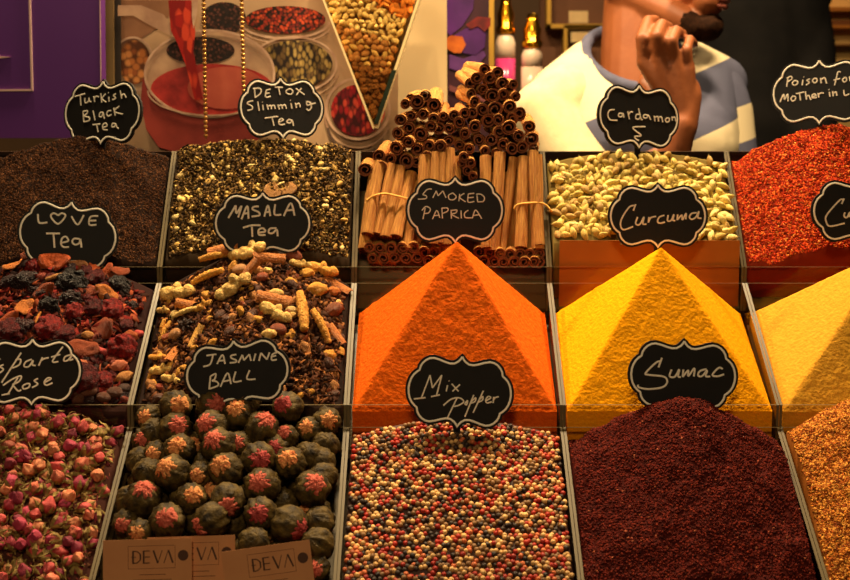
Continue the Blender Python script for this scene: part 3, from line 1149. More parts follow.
pods = [Kind(pod(s)) for s in (0.0, 1.1)]
CARD = [(228, 204, 118), (214, 190, 100), (236, 216, 142), (200, 174, 90), (184, 150, 84)]
n = 0
pts = []
sp = 0.0112
j = 0
y = hp_card.y0 + 0.007
while y < hp_card.y1:
    x = hp_card.x0 + 0.006 + (sp / 2 if j % 2 else 0)
    while x < hp_card.x1 - 0.004:
        px, py = x + rng.normal() * 0.002, y + rng.normal() * 0.0018
        pts.append((px, py))
        x += sp
    y += sp * 0.56
    j += 1
random.shuffle(pts)
for px, py in pts[:300]:
    nn = hp_card.normal(px, py)
    rm = mframe(nn + Vector(rng.normal(size=3)) * 0.45)
    pods[rng.integers(2)].place((px, py, hp_card.z(px, py) + rng.uniform(-.001, .004)), rm, (rng.uniform(1.0, 1.3), rng.uniform(.85, 1.05), rng.uniform(.85, 1.05)),
                                'pale green cardamom pod in the heap of cardamom', 'cardamom pods', lc(CARD[rng.integers(5)], .1))
print('pods', len(pts))
grain_heap(hp_card, 'cardamom_bed', m_grain, (110, 90, 42), [(214, 190, 104), (190, 166, 84), (150, 124, 62)], 1100, (0.0085, 0.0036, 0.0034), ico(2),
           'deeper layer of cardamom husks under the visible pods', 'spice', lift=-0.003)
zt = at_y(655, 240.5, F3[0] + 0.005).z
root = tag(MB().box((XS[3] + 0.013, F3[0] + 0.0045, F3[1] - DEPTH + 0.005), (XS[4] - 0.005, F3[0] + 0.0065, zt)).build('cardboard_panel', M('orange_brown_cardboard', (168, 100, 28), 0.7, (156, 90, 24), 20)),
           'orange-brown cardboard panel holding back the cardamom pods', 'panel')

# ---- blossoms in the slimming tea
m_bloss = m_white_obj('dried_blossom_skin', (255, 250, 235), (210, 190, 150), 500, 0.75, (800, 0.6, 0.001))
V, F = ico(2, 0.0036)
o = mesh('dried_blossom', V, F, m_bloss, smooth=True)
displace(o, 0.0012, 380, 0.0006)
k_bl = Kind(root_mesh(o, 'dried flower'))
for i in range(130):
    x, y = rng.uniform(hp_detox.x0 + .004, hp_detox.x1 - .004), rng.uniform(hp_detox.y0 + .004, hp_detox.y1 - .002)
    s3 = (rng.uniform(0.7, 1.8), rng.uniform(0.5, 1.2), rng.uniform(0.5, .9))
    k_bl.place((x, y, hp_detox.z(x, y) + 0.001), mframe(hp_detox.normal(x, y)), s3, 'small cream dried blossom among the curled green tea leaves', 'blossoms in the slimming tea',
               lc([(226, 196, 118), (206, 168, 90), (236, 214, 150)][i % 3]))

# ---- fruit and spice pieces
m_slice = m_white_obj('dried_fruit_flesh', (255, 240, 215), (200, 150, 120), 140, 0.6, (300, 0.9, 0.003), 0.35)


def slice_mesh(seed):
    V, F = [], []
    nr, nu = 5, 22
    for side in (1, -1):
        for i in range(nr + 1):
            for k in range(nu):
                a = 2 * math.pi * k / nu
                r = i / nr * (1 + 0.13 * math.sin(2 * a + seed) + 0.07 * math.sin(5 * a + seed * 2))
                x, y = r * math.cos(a), r * math.sin(a)
                z = 0.22 * x * x - 0.16 * y * y + 0.12 * noise.noise(Vector((x * 2, y * 2, seed))) + side * (0.07 if i < nr else 0.03) * (0.7 + 0.5 * (i / nr) ** 2 if i < nr else 1)
                V.append((x, y, z))
    M_ = (nr + 1) * nu
    for i in range(nr):
        for k in range(nu):
            a, b = i * nu + k, i * nu + (k + 1) % nu
            F.append((a, a + nu, b + nu, b))
            F.append((M_ + a, M_ + b, M_ + b + nu, M_ + a + nu))
    for k in range(nu):
        a, b = nr * nu + k, nr * nu + (k + 1) % nu
        F.append((a, M_ + a, M_ + b, b))
    return V, F


def k_slice(seed):
    V, F = slice_mesh(seed)
    o = mesh('dried_fruit_slice', V, F, m_slice, smooth=True)
    return Kind(root_mesh(o, 'dried fruit'))


def k_blob(name, cat, mat, r3, amp, sc, amp2=0, sub=4, seed=0):
    V, F = ico(sub, 1.0)
    o = mesh(name, V, F, mat, smooth=True)
    displace(o, amp, sc, amp2, seed)
    for v in o.data.vertices:
        v.co = Vector((v.co.x * r3[0], v.co.y * r3[1], v.co.z * r3[2]))
    return Kind(root_mesh(o, cat))


m_berry = m_white_obj('berry_skin', (255, 255, 255), (130, 80, 75), 4, 0.6, (16, .9, .12), 0.3)
m_dark = m_white_obj('dark_dried_leaf', (255, 255, 255), (150, 130, 110), 10, 0.5, (8, .8, .1), 0.4)
m_root = m_white_obj('ginger_skin', (255, 250, 235), (215, 185, 140), 5, 0.7, (14, .5, .08))
m_nut = m_white_obj('nut_skin', (255, 255, 255), (190, 170, 150), 9, 0.5, (12, .4, .05))


def berry():
    V, F = ico(4, 1.0)
    V = V.copy()
    ctr = [Vector(p).normalized() for p in np.array([(math.sqrt(1 - (1 - 2 * (i + .5) / 46) ** 2) * math.cos(2.39996 * i), math.sqrt(1 - (1 - 2 * (i + .5) / 46) ** 2) * math.sin(2.39996 * i), 1 - 2 * (i + .5) / 46) for i in range(46)])]
    for i, p in enumerate(V):
        q = Vector(p)
        m = max(q.dot(c) for c in ctr)
        d = math.acos(min(1, m))
        V[i] = q * (0.86 + 0.16 * math.sqrt(max(0, 1 - (d / 0.30) ** 2)) + .30 * noise.noise(q * 1.6) + .10 * noise.noise(q * 5))
    V[:, 0] *= 1.15
    V[:, 2] *= 0.7
    return Kind(root_mesh(mesh('dried_berry', V, F, m_berry, smooth=True), 'dried fruit'))


def knob_root(seed, name='ginger_piece'):
    mb = MB()
    rs = random.Random(seed)
    x = -0.75
    for i in range(4):
        r = rs.uniform(0.26, 0.46)
        mb.ball((x, rs.uniform(-.14, .14), rs.uniform(-.05, .05)), (r * 1.2, r, r * .85), 16, 10)
        x += 0.48
    mb.ball((rs.uniform(-.3, .3), 0.38, 0.02), (.24, .3, .22), 14, 9)
    o = mb.build(name, m_root, None, True)
    r = o.modifiers.new('fuse', 'REMESH')
    r.mode = 'VOXEL'
    r.voxel_size = 0.07
    r.use_smooth_shade = True
    dg = bpy.context.evaluated_depsgraph_get()
    me = bpy.data.meshes.new_from_object(o.evaluated_get(dg))
    o.modifiers.clear()
    o.data = me
    displace(o, 0.10, 2.2, 0.04, seed)
    me.polygons.foreach_set('use_smooth', [True] * len(me.polygons))
    return Kind(root_mesh(o, 'spice'))


def finger_root():
    mb = MB()
    n = 20
    P, rr = [], []
    for i in range(n):
        t = i / (n - 1)
        P.append((2 * t - 1, 0.10 * math.sin(2.5 * t), 0.05 * math.sin(4 * t)))
        rr.append((0.21 + 0.035 * (i % 3 == 0)) * (0.35 + 0.65 * math.sin(math.pi * (0.12 + 0.76 * t)) ** .7))
    mb.tube(P, rr, 12)
    return Kind(root_mesh(mb.build('turmeric_root', m_root, None, True), 'spice'))


def bark_chip():
    V, F = [], []
    for s_ in (1, -1):
        for i in range(7):
            for k in range(6):
                x = -1 + 2 * i / 6
                a = -0.9 + 1.8 * k / 5
                r = 0.42 + s_ * 0.04
                V.append((x + 0.06 * math.sin(3 * k), r * math.sin(a), r * math.cos(a) - .36))
    for i in range(6):
        for k in range(5):
            a = i * 6 + k
            F.append((a, a + 1, a + 7, a + 6))
            F.append((42 + a, 42 + a + 6, 42 + a + 7, 42 + a + 1))
    ring = [i * 6 for i in range(7)] + [36 + k for k in range(1, 6)] + [i * 6 + 5 for i in range(5, -1, -1)] + [k for k in range(4, 0, -1)]
    for i in range(len(ring)):
        a, b = ring[i], ring[(i + 1) % len(ring)]
        F.append((a, b, 42 + b, 42 + a))
    return Kind(root_mesh(mesh('cinnamon_chip', V, F, m_nut), 'spice'))


def star_anise():
    mb = MB()
    for k in range(8):
        a = k * math.pi / 4
        d = Vector((math.cos(a), math.sin(a), 0))
        mb.tube([d * .1, d * .45 + Vector((0, 0, .06)), d * .8 + Vector((0, 0, .04)), d * 1.05], [.10, .17, .13, .03], 8)
    mb.ball((0, 0, 0.02), (.2, .2, .14), 10, 7)
    return Kind(root_mesh(mb.build('star_anise', m_nut, None, True), 'spice'))


KS = [k_slice(s) for s in (0.3, 2.0, 4.1)]
KB = [berry()]
KD = [k_blob('dark_dried_flower', 'dried flower', m_dark, (1, .75, .5), .45, 1.6, .22, seed=s) for s in (1, 5)]
KG = [knob_root(s) for s in (1, 2, 3)]
KF = [finger_root()]
KN = [k_blob('almond', 'nut', m_nut, (1, .7, .55), .1, 1.5, .03, 3)]
KC = [bark_chip()]
KA = [star_anise()]
KP = [k_blob('pale_spice_chunk', 'spice', m_root, (1, .72, .55), .28, 1.3, .1, 3, seed=s) for s in (2, 8)]

ORANGE, AMBER, RUST, TAN = (226, 110, 40), (232, 152, 66), (176, 88, 44), (196, 140, 84)
RED, DRED, BLK, BRN = (206, 38, 28), (140, 24, 22), (46, 34, 28), (96, 56, 36)
PALE, YEL, CIN = (248, 214, 136), (236, 178, 80), (206, 128, 58)
todo = []          # (kind list, heap, u, v, half length px, angle deg in picture, colour, aspect, noun, heap words)


def put(K, hp, org, sc, items, noun, words):
    for it in items:
        x, y, r, ang, c = it[:5]
        todo.append((K, hp, org[0] + x / sc, org[1] + y / sc, r / sc, ang, c, noun, words, it[5] if len(it) > 5 else None))


hp_fru = Heap(2, 0, lambda s, t: -0.014 + cone(s, t, -0.1, 0.95, 0.056, 1.15, 1.3, 0.5, .75), namp=0)
hp_mas = Heap(2, 1, lambda s, t: -0.010 + cone(s, t, 0.04, 0.97, 0.063, 1.05, 1.15, 0.5, .85), namp=0)
WF, WM = 'in the heap of red fruit tea', 'in the heap of chunky tea spices'
A, S = (0, 240), 5.8
put(KS, hp_fru, A, S, [(80, 160, 50, 20, AMBER), (320, 132, 75, -8, ORANGE), (145, 400, 58, 60, AMBER), (552, 140, 55, 80, ORANGE), (622, 320, 60, -35, AMBER), (455, 152, 48, -10, TAN), (622, 180, 38, 70, ORANGE),
                       (262, 305, 58, 30, RUST), (522, 297, 48, 0, RUST), (600, 525, 80, 30, RUST), (60, 470, 60, 30, ORANGE), (160, 88, 34, 0, RUST), (700, 190, 45, 0, RUST)], 'dried orange fruit slice', WF)
put(KF, hp_fru, A, S, [(340, 230, 70, 25, TAN), (226, 455, 40, 75, AMBER)], 'dried tan pod', WF)
put(KB, hp_fru, A, S, [(200, 155, 46, 30, RED), (428, 420, 56, -25, RED), (550, 400, 60, 0, DRED), (658, 412, 70, 0, RED), (290, 515, 78, 10, RED), (560, 222, 52, 30, DRED), (505, 185, 40, 0, DRED), (735, 500, 40, 0, DRED)],
    'dried red berry', WF)
put(KD, hp_fru, A, S, [(415, 250, 85, 15, BLK), (692, 265, 62, -15, BLK), (140, 242, 72, 20, (60, 34, 30)), (290, 385, 62, 0, BLK), (410, 345, 60, 0, (60, 30, 28)), (60, 250, 55, 0, (70, 30, 28)), (110, 510, 75, 10, (84, 30, 26))],
    'dark shrivelled flower', WF)
A, S = (0, 240), 3.41
put(KS, hp_fru, A, S, [(285, 375, 44, 0, RUST)], 'dried orange fruit slice', WF)
put(KB, hp_fru, A, S, [(418, 368, 50, -20, RED), (290, 482, 60, 10, DRED), (355, 482, 34, 0, RED), (40, 318, 50, 20, DRED), (225, 330, 40, 0, DRED)], 'dried red berry', WF)
put(KP, hp_fru, A, S, [(340, 385, 24, 0, (214, 90, 96)), (405, 430, 30, 20, (214, 128, 104)), (425, 470, 30, 30, TAN), (272, 425, 26, 0, (190, 110, 80)), (300, 326, 22, 0, TAN), (480, 320, 18, 0, (214, 90, 96)), (445, 330, 26, 0, RUST)],
    'small pinkish fruit chunk', WF)
put(KN, hp_fru, A, S, [(238, 525, 30, 0, BRN), (305, 520, 30, 20, BRN), (392, 522, 30, 0, BRN), (432, 512, 28, 0, (70, 42, 30)), (352, 540, 26, 0, BRN), (265, 548, 26, 0, BRN)], 'dark brown hazelnut', WF)

A, S = (130, 240), 5.8
put(KG, hp_mas, A, S, [(295, 318, 82, 0, PALE), (610, 285, 95, 30, PALE), (664, 96, 62, 0, PALE), (205, 410, 42, 0, PALE), (430, 390, 48, 20, YEL)], 'pale ginger chunk', WM)
put(KF, hp_mas, A, S, [(470, 225, 88, 10, YEL), (500, 108, 82, 12, YEL), (330, 432, 62, 15, PALE), (145, 530, 55, 80, YEL)], 'yellow turmeric finger', WM)
put(KC, hp_mas, A, S, [(345, 382, 66, -12, CIN), (550, 62, 78, 10, CIN), (395, 550, 50, 70, YEL), (250, 555, 50, 20, RUST)], 'rust-coloured bark chip', WM)
put(KA, hp_mas, A, S, [(322, 508, 48, 0, (54, 34, 26))], 'dark star anise', WM)
put(KN, hp_mas, A, S, [(640, 178, 38, 20, TAN), (262, 440, 30, 60, PALE)], 'brown nut', WM)
A, S = (240, 240), 5.8
put(KG, hp_mas, A, S, [(64, 84, 84, 5, PALE), (212, 440, 74, -30, PALE), (350, 158, 56, 15, PALE), (485, 185, 66, -10, YEL)], 'pale ginger chunk', WM)
put(KC, hp_mas, A, S, [(165, 110, 78, -3, CIN), (55, 182, 66, 50, CIN), (600, 275, 72, -50, CIN), (190, 350, 86, -5, CIN), (565, 555, 60, -60, CIN), (300, 470, 55, -65, RUST), (120, 420, 40, 30, RUST)], 'rust-coloured bark chip', WM)
put(KF, hp_mas, A, S, [(372, 440, 118, -72, YEL), (462, 515, 92, -70, YEL), (622, 432, 68, 75, PALE)], 'yellow turmeric finger', WM)
put(KN, hp_mas, A, S, [(310, 100, 42, 0, (150, 74, 42)), (132, 220, 32, 0, (150, 74, 42)), (225, 525, 42, -10, (150, 74, 42)), (545, 410, 48, 40, (140, 78, 44)), (300, 410, 30, 0, PALE)], 'brown nut', WM)
put(KP, hp_mas, A, S, [(210, 315, 38, 0, PALE), (450, 290, 52, 0, YEL), (390, 200, 38, 0, YEL), (175, 548, 40, 0, PALE), (160, 180, 24, 0, PALE), (105, 465, 28, 0, YEL), (300, 440, 26, 0, PALE), (540, 300, 34, 0, CIN)], 'small pale spice chunk', WM)
A, S = (90, 320), 5.8
put(KF, hp_mas, A, S, [(375, 88, 70, 62, YEL), (335, 312, 42, 65, YEL)], 'yellow turmeric finger', WM)
put(KG, hp_mas, A, S, [(415, 298, 54, 0, PALE), (475, 350, 50, -20, PALE), (398, 222, 44, 0, YEL)], 'pale ginger chunk', WM)
put(KC, hp_mas, A, S, [(485, 205, 62, 85, CIN), (610, 110, 50, 70, YEL)], 'rust-coloured bark chip', WM)
put(KN, hp_mas, A, S, [(410, 396, 28, 0, (170, 74, 44)), (400, 455, 30, 0, BRN), (500, 90, 40, 30, TAN)], 'brown nut', WM)
put(KA, hp_mas, A, S, [(556, 38, 46, 0, (54, 34, 26))], 'dark star anise', WM)
# small ones in between
for i in range(120):
    for hp, W_ in ((hp_mas, WM),):
        u, v = rng.uniform(150, 346), rng.uniform(262, 400)
        q = rng.integers(4)
        todo.append(((KN, KP, KP, KC)[q], hp, u, v, rng.uniform(3.4, 6.4), rng.uniform(0, 180), (BRN, YEL, TAN, RUST)[q], None, None, None))
for i in range(90):
    u, v = rng.uniform(-2, 142), rng.uniform(265, 400)
    q = rng.integers(4)
    todo.append(((KS, KD, KB, KP)[q], hp_fru, u, v, rng.uniform(4, 7), rng.uniform(0, 180), (RUST, (70, 30, 28), DRED, (150, 70, 60))[q], 'fill', None, None))

byk = {}
for it in todo:
    if it[7] not in (None, 'fill'):
        byk.setdefault((it[7], it[8]), []).append(it)
LAB = {}
for (noun, words), lst in byk.items():
    lst.sort(key=lambda q: q[2])
    for i, it in enumerate(lst):
        LAB[id(it)] = f'{noun} {words}, {ORD[i]} from left'
for it in todo:
    K, hp, u, v, r, ang, c, noun, words, _ = it
    p = hp.hit(u, v, 0.001)
    if noun in (None, 'fill') and p.y > hp.y1 - 0.004:
        continue
    d = (p - CAM).dot(FW)
    L = r * d / FPX * (1.22 if hp is hp_mas else 1.15 if K is KS else 0.92 if K is KB else 1.0)
    if p.y < hp.y0 + L * .55:
        p.y = hp.y0 + L * .55
    p.x = min(max(p.x, hp.x0 + L * .8), hp.x1 - L * .8)
    nn = (hp.normal(p.x, p.y) * 0.55 - FW * 0.45 + Vector(rng.normal(size=3)) * 0.22)
    ax = RT * math.cos(R(ang)) + UP * math.sin(R(ang))
    if LAB.get(id(it)):
        lab, grp = LAB[id(it)], ('pieces of the red fruit tea' if hp is hp_fru else 'pieces of the chunky tea spices')
    elif noun == 'fill':
        lab, grp = 'small dark red scrap lying between larger dried fruit pieces', 'scraps in the red fruit tea'
    else:
        lab, grp = 'small nut or chip lying between larger tea spice chunks', 'small bits in the chunky tea spices'
    lift = L * (0.3 if noun not in (None, 'fill') else 0.05)
    s3 = L if K is not KS else (L, L * .72, L)
    K[rng.integers(len(K))].place(p + nn.normalized() * lift, mframe(nn, ax), s3, lab, grp, lc(c, .08))
grain_heap(hp_fru, 'fruit_tea_crumbs', m_grain, (40, 18, 14), [(70, 26, 20), (110, 30, 24), (48, 26, 20), (140, 66, 40), (34, 20, 18)], 1800, (0.008, 0.0042, 0.003), LEAF,
           'dark bed of crumbled petals under the dried fruit pieces', 'tea', lift=-0.002)
grain_heap(hp_mas, 'tea_spice_crumbs', m_grain, (36, 22, 16), [(66, 38, 26), (100, 60, 36), (48, 30, 20), (146, 92, 50), (80, 46, 30)], 3800, (0.0064, 0.0030, 0.0026), LEAF,
           'dark bed of cloves and crumbs under the chunky tea spices', 'tea', lift=-0.001)
# citrus slice half sunk behind the sign
p = hp_detox.hit(280, 192)
o = k_slice(1.0).place(p + Vector((0, 0, 0.002)), mframe(UP * .5 - FW * .8, RT), (0.019, 0.017, 0.016), 'dried tan citrus slice standing behind the Masala Tea sign', None, lc((206, 160, 84)))
o.name = 'citrus_slice'

# ---- cinnamon
m_bark = M('cinnamon_bark', (240, 172, 80), 0.7, (198, 120, 50), 4.5, (11, 0.6, 0.12))
m_inner = M('cinnamon_inner_bark', (156, 88, 48), 0.75, (104, 56, 32), 120)


def quill(seed):
    """rolled bark: a double scroll, unit radius, lying along local z from 0 to 1"""
    def spiral(sgn):
        out = []
        for i in range(22):
            t = i / 21
            a = -math.pi / 2 + t * (math.pi * 2.75)
            r = 0.52 * (1 - 0.78 * max(0, t - .33) / .67)
            out.append(Vector((sgn * (0.47 + r * math.cos(a) * -1 * (1)), r * math.sin(a) * -1 + 0.1, 0)))
        return out
    # one outer wrap plus an inner roll
    P = []
    n = 46
    for i in range(n):
        t = i / (n - 1)
        a = seed + t * 2 * math.pi * 2.35
        r = 0.94 - 0.08 * t - (0.58 * max(0, t - .42) / .58)
        P.append(Vector((r * math.cos(a) * (1 + .05 * math.sin(seed)), r * math.sin(a) * .95, 0)))
    th = 0.085
    outp, inp = [], []
    for i in range(n):
        tg = (P[min(i + 1, n - 1)] - P[max(i - 1, 0)]).normalized()
        nr = Vector((tg.y, -tg.x, 0))
        outp.append(P[i] + nr * th)
        inp.append(P[i] - nr * th)
    V, F, MI = [], [], []
    zs = [0, .02, .3, .65, .98, 1.0]
    for q, z in enumerate(zs):
        w = Vector((0.10 * math.sin(4 * z + seed), 0.08 * math.cos(3 * z + seed), 0))
        k = 1 + 0.05 * math.sin(9 * z + seed)
        for p in outp:
            V.append((p * k + w) + Vector((0, 0, z)))
        for p in inp:
            V.append((p * k + w) + Vector((0, 0, z)))
    m = 2 * n
    for q in range(len(zs) - 1):
        for i in range(n - 1):
            a = q * m + i
            F.append((a, a + 1, a + 1 + m, a + m))
            MI.append(0 if i < n * .44 else 1)
            F.append((a + n, a + n + m, a + n + 1 + m, a + n + 1))
            MI.append(1)
    for i in range(n - 1):
        F.append((i, n + i, n + i + 1, i + 1))
        MI.append(1)
        b = (len(zs) - 1) * m
        F.append((b + i, b + i + 1, b + n + i + 1, b + n + i))
        MI.append(1)
    o = mesh('cinnamon_stick', V, F, [m_bark, m_inner], None, False, MI)
    return Kind(root_mesh(o, 'spice'))


KQ = [quill(s) for s in (0.2, 1.9, 3.6)]


def stick(p0, p1, r, label, group):
    p0, p1 = Vector(p0), Vector(p1)
    for p in (p0, p1):
        if p.z < B3[1]:
            p.x = min(max(p.x, XS[2] + .0038 + r), XS[3] - .0038 - r)
    ax = p1 - p0
    return KQ[rng.integers(3)].place(p0, mframe(ax, Vector(rng.normal(size=3))), (r, r, ax.length), label, group)


GB = 'cinnamon sticks in the cinnamon bin'
YF, YT = F3[0] + 0.020, F3[0] + 0.062


def bundle(items, words, dy=0.0):
    items = sorted(items, key=lambda q: q[0] + q[2])
    for i, (ut, vt, ub, vb, r) in enumerate(items):
        pb = at_y(ub, vb, YF + dy + random.uniform(-.002, .002))
        pt = at_y(ut, vt, YT + dy + random.uniform(-.002, .002))
        stick(pb, pt, r * 1.45 / FPX, f'upright cinnamon stick, {ORD[i]} from left {words}', GB)


L6 = lambda *a: [(340 + x / 4.46, 160 + y / 4.46, 340 + p / 4.46, 160 + q / 4.46, r) for x, y, p, q, r in a]
bundle(L6((180, 10, 120, 332, 6.4), (232, 22, 165, 330, 5.4), (268, 30, 205, 345, 5.6), (318, 58, 248, 345, 6.6), (150, 66, 78, 400, 5.6), (345, 100, 300, 400, 5.6)), 'in the tied bundle beside the slimming tea')
bundle(L6((130, 150, 60, 412, 5), (215, 120, 130, 420, 5.5), (280, 120, 200, 430, 6), (330, 160, 262, 430, 6), (200, 150, 165, 470, 5.5), (250, 150, 225, 470, 5.5)), 'under the tied bundle beside the slimming tea', 0.012)
L4 = lambda *a: [(340 + x / 4.833, 60 + y / 4.833, 340 + x / 4.833 - 2, 60 + y / 4.833 + L, r) for x, y, r, L in a]
bundle(L4((402, 462, 4.6, 80), (428, 458, 4.6, 84), (462, 448, 5.2, 92), (498, 450, 3.8, 90), (530, 430, 5.4, 96), (566, 470, 4.6, 84)), 'in the middle bundle behind the Smoked Paprica sign')
bundle(L4((385, 560, 5, 80), (420, 560, 5, 82), (455, 560, 5, 82), (490, 560, 5, 82), (530, 560, 5, 82), (570, 560, 5, 82)), 'at the foot behind the Smoked Paprica sign', 0.010)
L7 = lambda *a: [(490 + x / 3.865, 150 + y / 3.865, 490 + p / 3.865, 150 + q / 3.865, r) for x, y, p, q, r in a]
bundle(L7((-18, 24, -12, 380, 6), (40, 14, 12, 390, 6.4), (90, 30, 45, 410, 5.0), (128, 30, 122, 378, 6.6), (165, 6, 182, 384, 6.2), (205, 22, 225, 370, 5.6), (236, 20, 240, 385, 4.8)), 'in the tied bundle beside the cardamom')
bundle(L7((-5, 90, 10, 430, 5.4), (70, 90, 60, 440, 5.8), (110, 90, 95, 430, 5.8), (150, 90, 140, 428, 5.8), (190, 90, 215, 415, 5.8), (225, 90, 232, 430, 5)), 'under the tied bundle beside the cardamom', 0.010)


def laid(items, org, sc, words, ydep, drift, length=0.075):
    items = sorted(items, key=lambda q: q[0])
    for i, (x, y, r) in enumerate(items):
        u, v = org[0] + x / sc, org[1] + y / sc
        p = at_y(u, v, ydep + (150 - v) * 0.0002 + random.uniform(-.003, .003))
        d = (p - CAM).dot(FW)
        ax = Vector((drift + random.uniform(-.12, .12), 0.85, 0.10 + random.uniform(-.05, .08))).normalized()
        lab = f'cinnamon stick lying end-on, {ORD[i % 20]} from left in {words}'
        if i >= 20:
            lab = f'cinnamon stick lying end-on, {ORD[i - 20]} from the right in the {words}'
        stick(p, p + ax * length, r / sc * d / FPX, lab, GB)


laid([(315, 215, 24), (370, 205, 34), (457, 217, 38), (410, 175, 30), (340, 190, 26)], (340, 60), 4.833, 'top layer of stack below glass hopper', F3[0] + 0.068, 0.12)
laid([(290, 290, 28), (345, 270, 26), (400, 262, 28), (455, 285, 30), (280, 352, 30), (335, 328, 33), (388, 360, 34), (440, 318, 30), (480, 330, 28), (500, 270, 24)], (340, 60), 4.833,
     'middle of stack below glass hopper', F3[0] + 0.064, 0.12)
laid([(190, 462, 30), (125, 530, 32), (270, 425, 32), (318, 490, 36), (245, 480, 30), (372, 430, 33), (433, 415, 32), (487, 420, 32), (370, 495, 28), (330, 400, 30), (420, 470, 30), (200, 520, 30), (470, 470, 28)], (340, 60), 4.833,
     'bottom of stack below glass hopper', F3[0] + 0.060, 0.10)
laid([(300, 110, 30), (355, 120, 25), (240, 85, 30), (180, 90, 30), (215, 45, 30), (280, 60, 30), (150, 110, 26)], (440, 60), 4.833, 'top layer of the tallest stack', F3[0] + 0.070, -0.22)
laid([(258, 170, 34), (365, 175, 26), (210, 142, 26), (150, 165, 26), (310, 165, 28), (170, 200, 26)], (440, 60), 4.833, 'second layer of the tallest stack', F3[0] + 0.068, -0.15)
laid([(268, 235, 36), (335, 225, 32), (385, 265, 32), (205, 240, 30), (430, 320, 32), (232, 295, 32), (280, 290, 28), (350, 280, 28)], (440, 60), 4.833, 'third layer of the tallest stack', F3[0] + 0.066, -0.05)
laid([(45, 330, 26), (95, 300, 28), (170, 320, 30), (70, 270, 28), (120, 262, 28), (155, 258, 28), (120, 355, 26), (95, 410, 26), (45, 390, 26), (140, 432, 26), (190, 385, 28), (20, 430, 26)], (440, 60), 4.833,
     'low stack behind the Smoked Paprica sign', F3[0] + 0.064, 0.05)
laid([(335, 325, 34), (288, 345, 30), (380, 370, 30), (445, 380, 32), (250, 385, 28), (305, 410, 28), (400, 420, 28), (350, 430, 28), (450, 430, 26), (220, 440, 26), (270, 450, 26)], (440, 60), 4.833,
     'bottom layer of the tallest stack', F3[0] + 0.060, 0.0)
laid([(118, 470, 26), (150, 500, 26), (135, 535, 26), (160, 560, 24), (105, 500, 24)], (440, 60), 4.833, 'gap behind the Smoked Paprica sign', F3[0] + 0.052, 0.0)
for words, us, vs in (('front edge beside the slimming tea', (369, 380, 391, 402, 413), (248, 258)), ('front edge below the Smoked Paprica sign', (424, 434, 480, 490), (252, 261)),
                      ('front edge beside the cardamom', (500, 510, 520, 530, 540), (254, 262))):
    laid([((u + (4 if v > 255 else 0)), v, 5.6) for v in vs for u in us], (0, 0), 1.0, words, F3[0] + 0.036, 0.0, 0.05)
# raffia ties
m_raffia = M('straw_tie', (236, 180, 84), 0.7)
for items, lab in (([(118, 182), (150, 160), (200, 150), (250, 160), (300, 172)], 'straw-coloured tie round the cinnamon bundle beside the slimming tea'),
                   ):
    P = [at_y(340 + x / 4.46, 160 + y / 4.46, YF + 0.013) for x, y in items]
    tag(MB().tube(catmull(P, 4), 0.0012, 6).build('raffia_tie', m_raffia, None, True), lab, 'tie', 'ties round the cinnamon bundles')
P = [at_y(490 + x / 3.865, 150 + y / 3.865, YF + 0.013) for x, y in ((92, 228), (105, 212), (150, 205), (205, 206), (240, 238))]
tag(MB().tube(catmull(P, 4), 0.0012, 6).build('raffia_tie', m_raffia, None, True), 'straw-coloured tie round the cinnamon bundle beside the cardamom', 'tie', 'ties round the cinnamon bundles')

# ---- the three cards in front of the tea balls
m_card_p = M('tan_card', (190, 130, 84), 0.6, (182, 122, 78), 30)
m_ink = M('dark_brown_ink', (74, 44, 28), 0.6)


def letter(mb, ch, x, w, h):
    """serif capitals: thick uprights, thin cross strokes"""
    tk, tn = 0.2 * w, 0.08 * w
    def bar(x0, y0, x1, y1, t):
        a, b = Vector((x0, y0, 0)), Vector((x1, y1, 0))
        n_ = (b - a).normalized()
        s_ = Vector((-n_.y, n_.x, 0)) * t / 2
        mb.prism([a - s_, b - s_, b + s_, a + s_], (0, 0, 0.0001), (0, 0, 0.0004))
    if ch == 'D':
        bar(x + tk / 2, 0, x + tk / 2, h, tk)
        P = [(x + tk / 2, h - tn / 2), (x + .55 * w, h - tn), (x + .93 * w, h * .72), (x + .93 * w, h * .28), (x + .55 * w, tn), (x + tk / 2, tn / 2)]
        for i in range(5):
            bar(*P[i], *P[i + 1], tk * (.9 if i == 2 else .55))
        bar(x - .1 * w, h / 2, x + .42 * w, h / 2, tn)
    if ch == 'E':
        bar(x + tk / 2, 0, x + tk / 2, h, tk)
        for yy in (tn / 2, h / 2, h - tn / 2):
            bar(x, yy, x + .8 * w, yy, tn * 1.3)
    if ch == 'V':
        bar(x, h, x + .5 * w, 0, tk)
        bar(x + w, h, x + .5 * w, 0, tn)
    if ch == 'A':
        bar(x, 0, x + .5 * w, h, tn)
        bar(x + .5 * w, h, x + w, 0, tk)


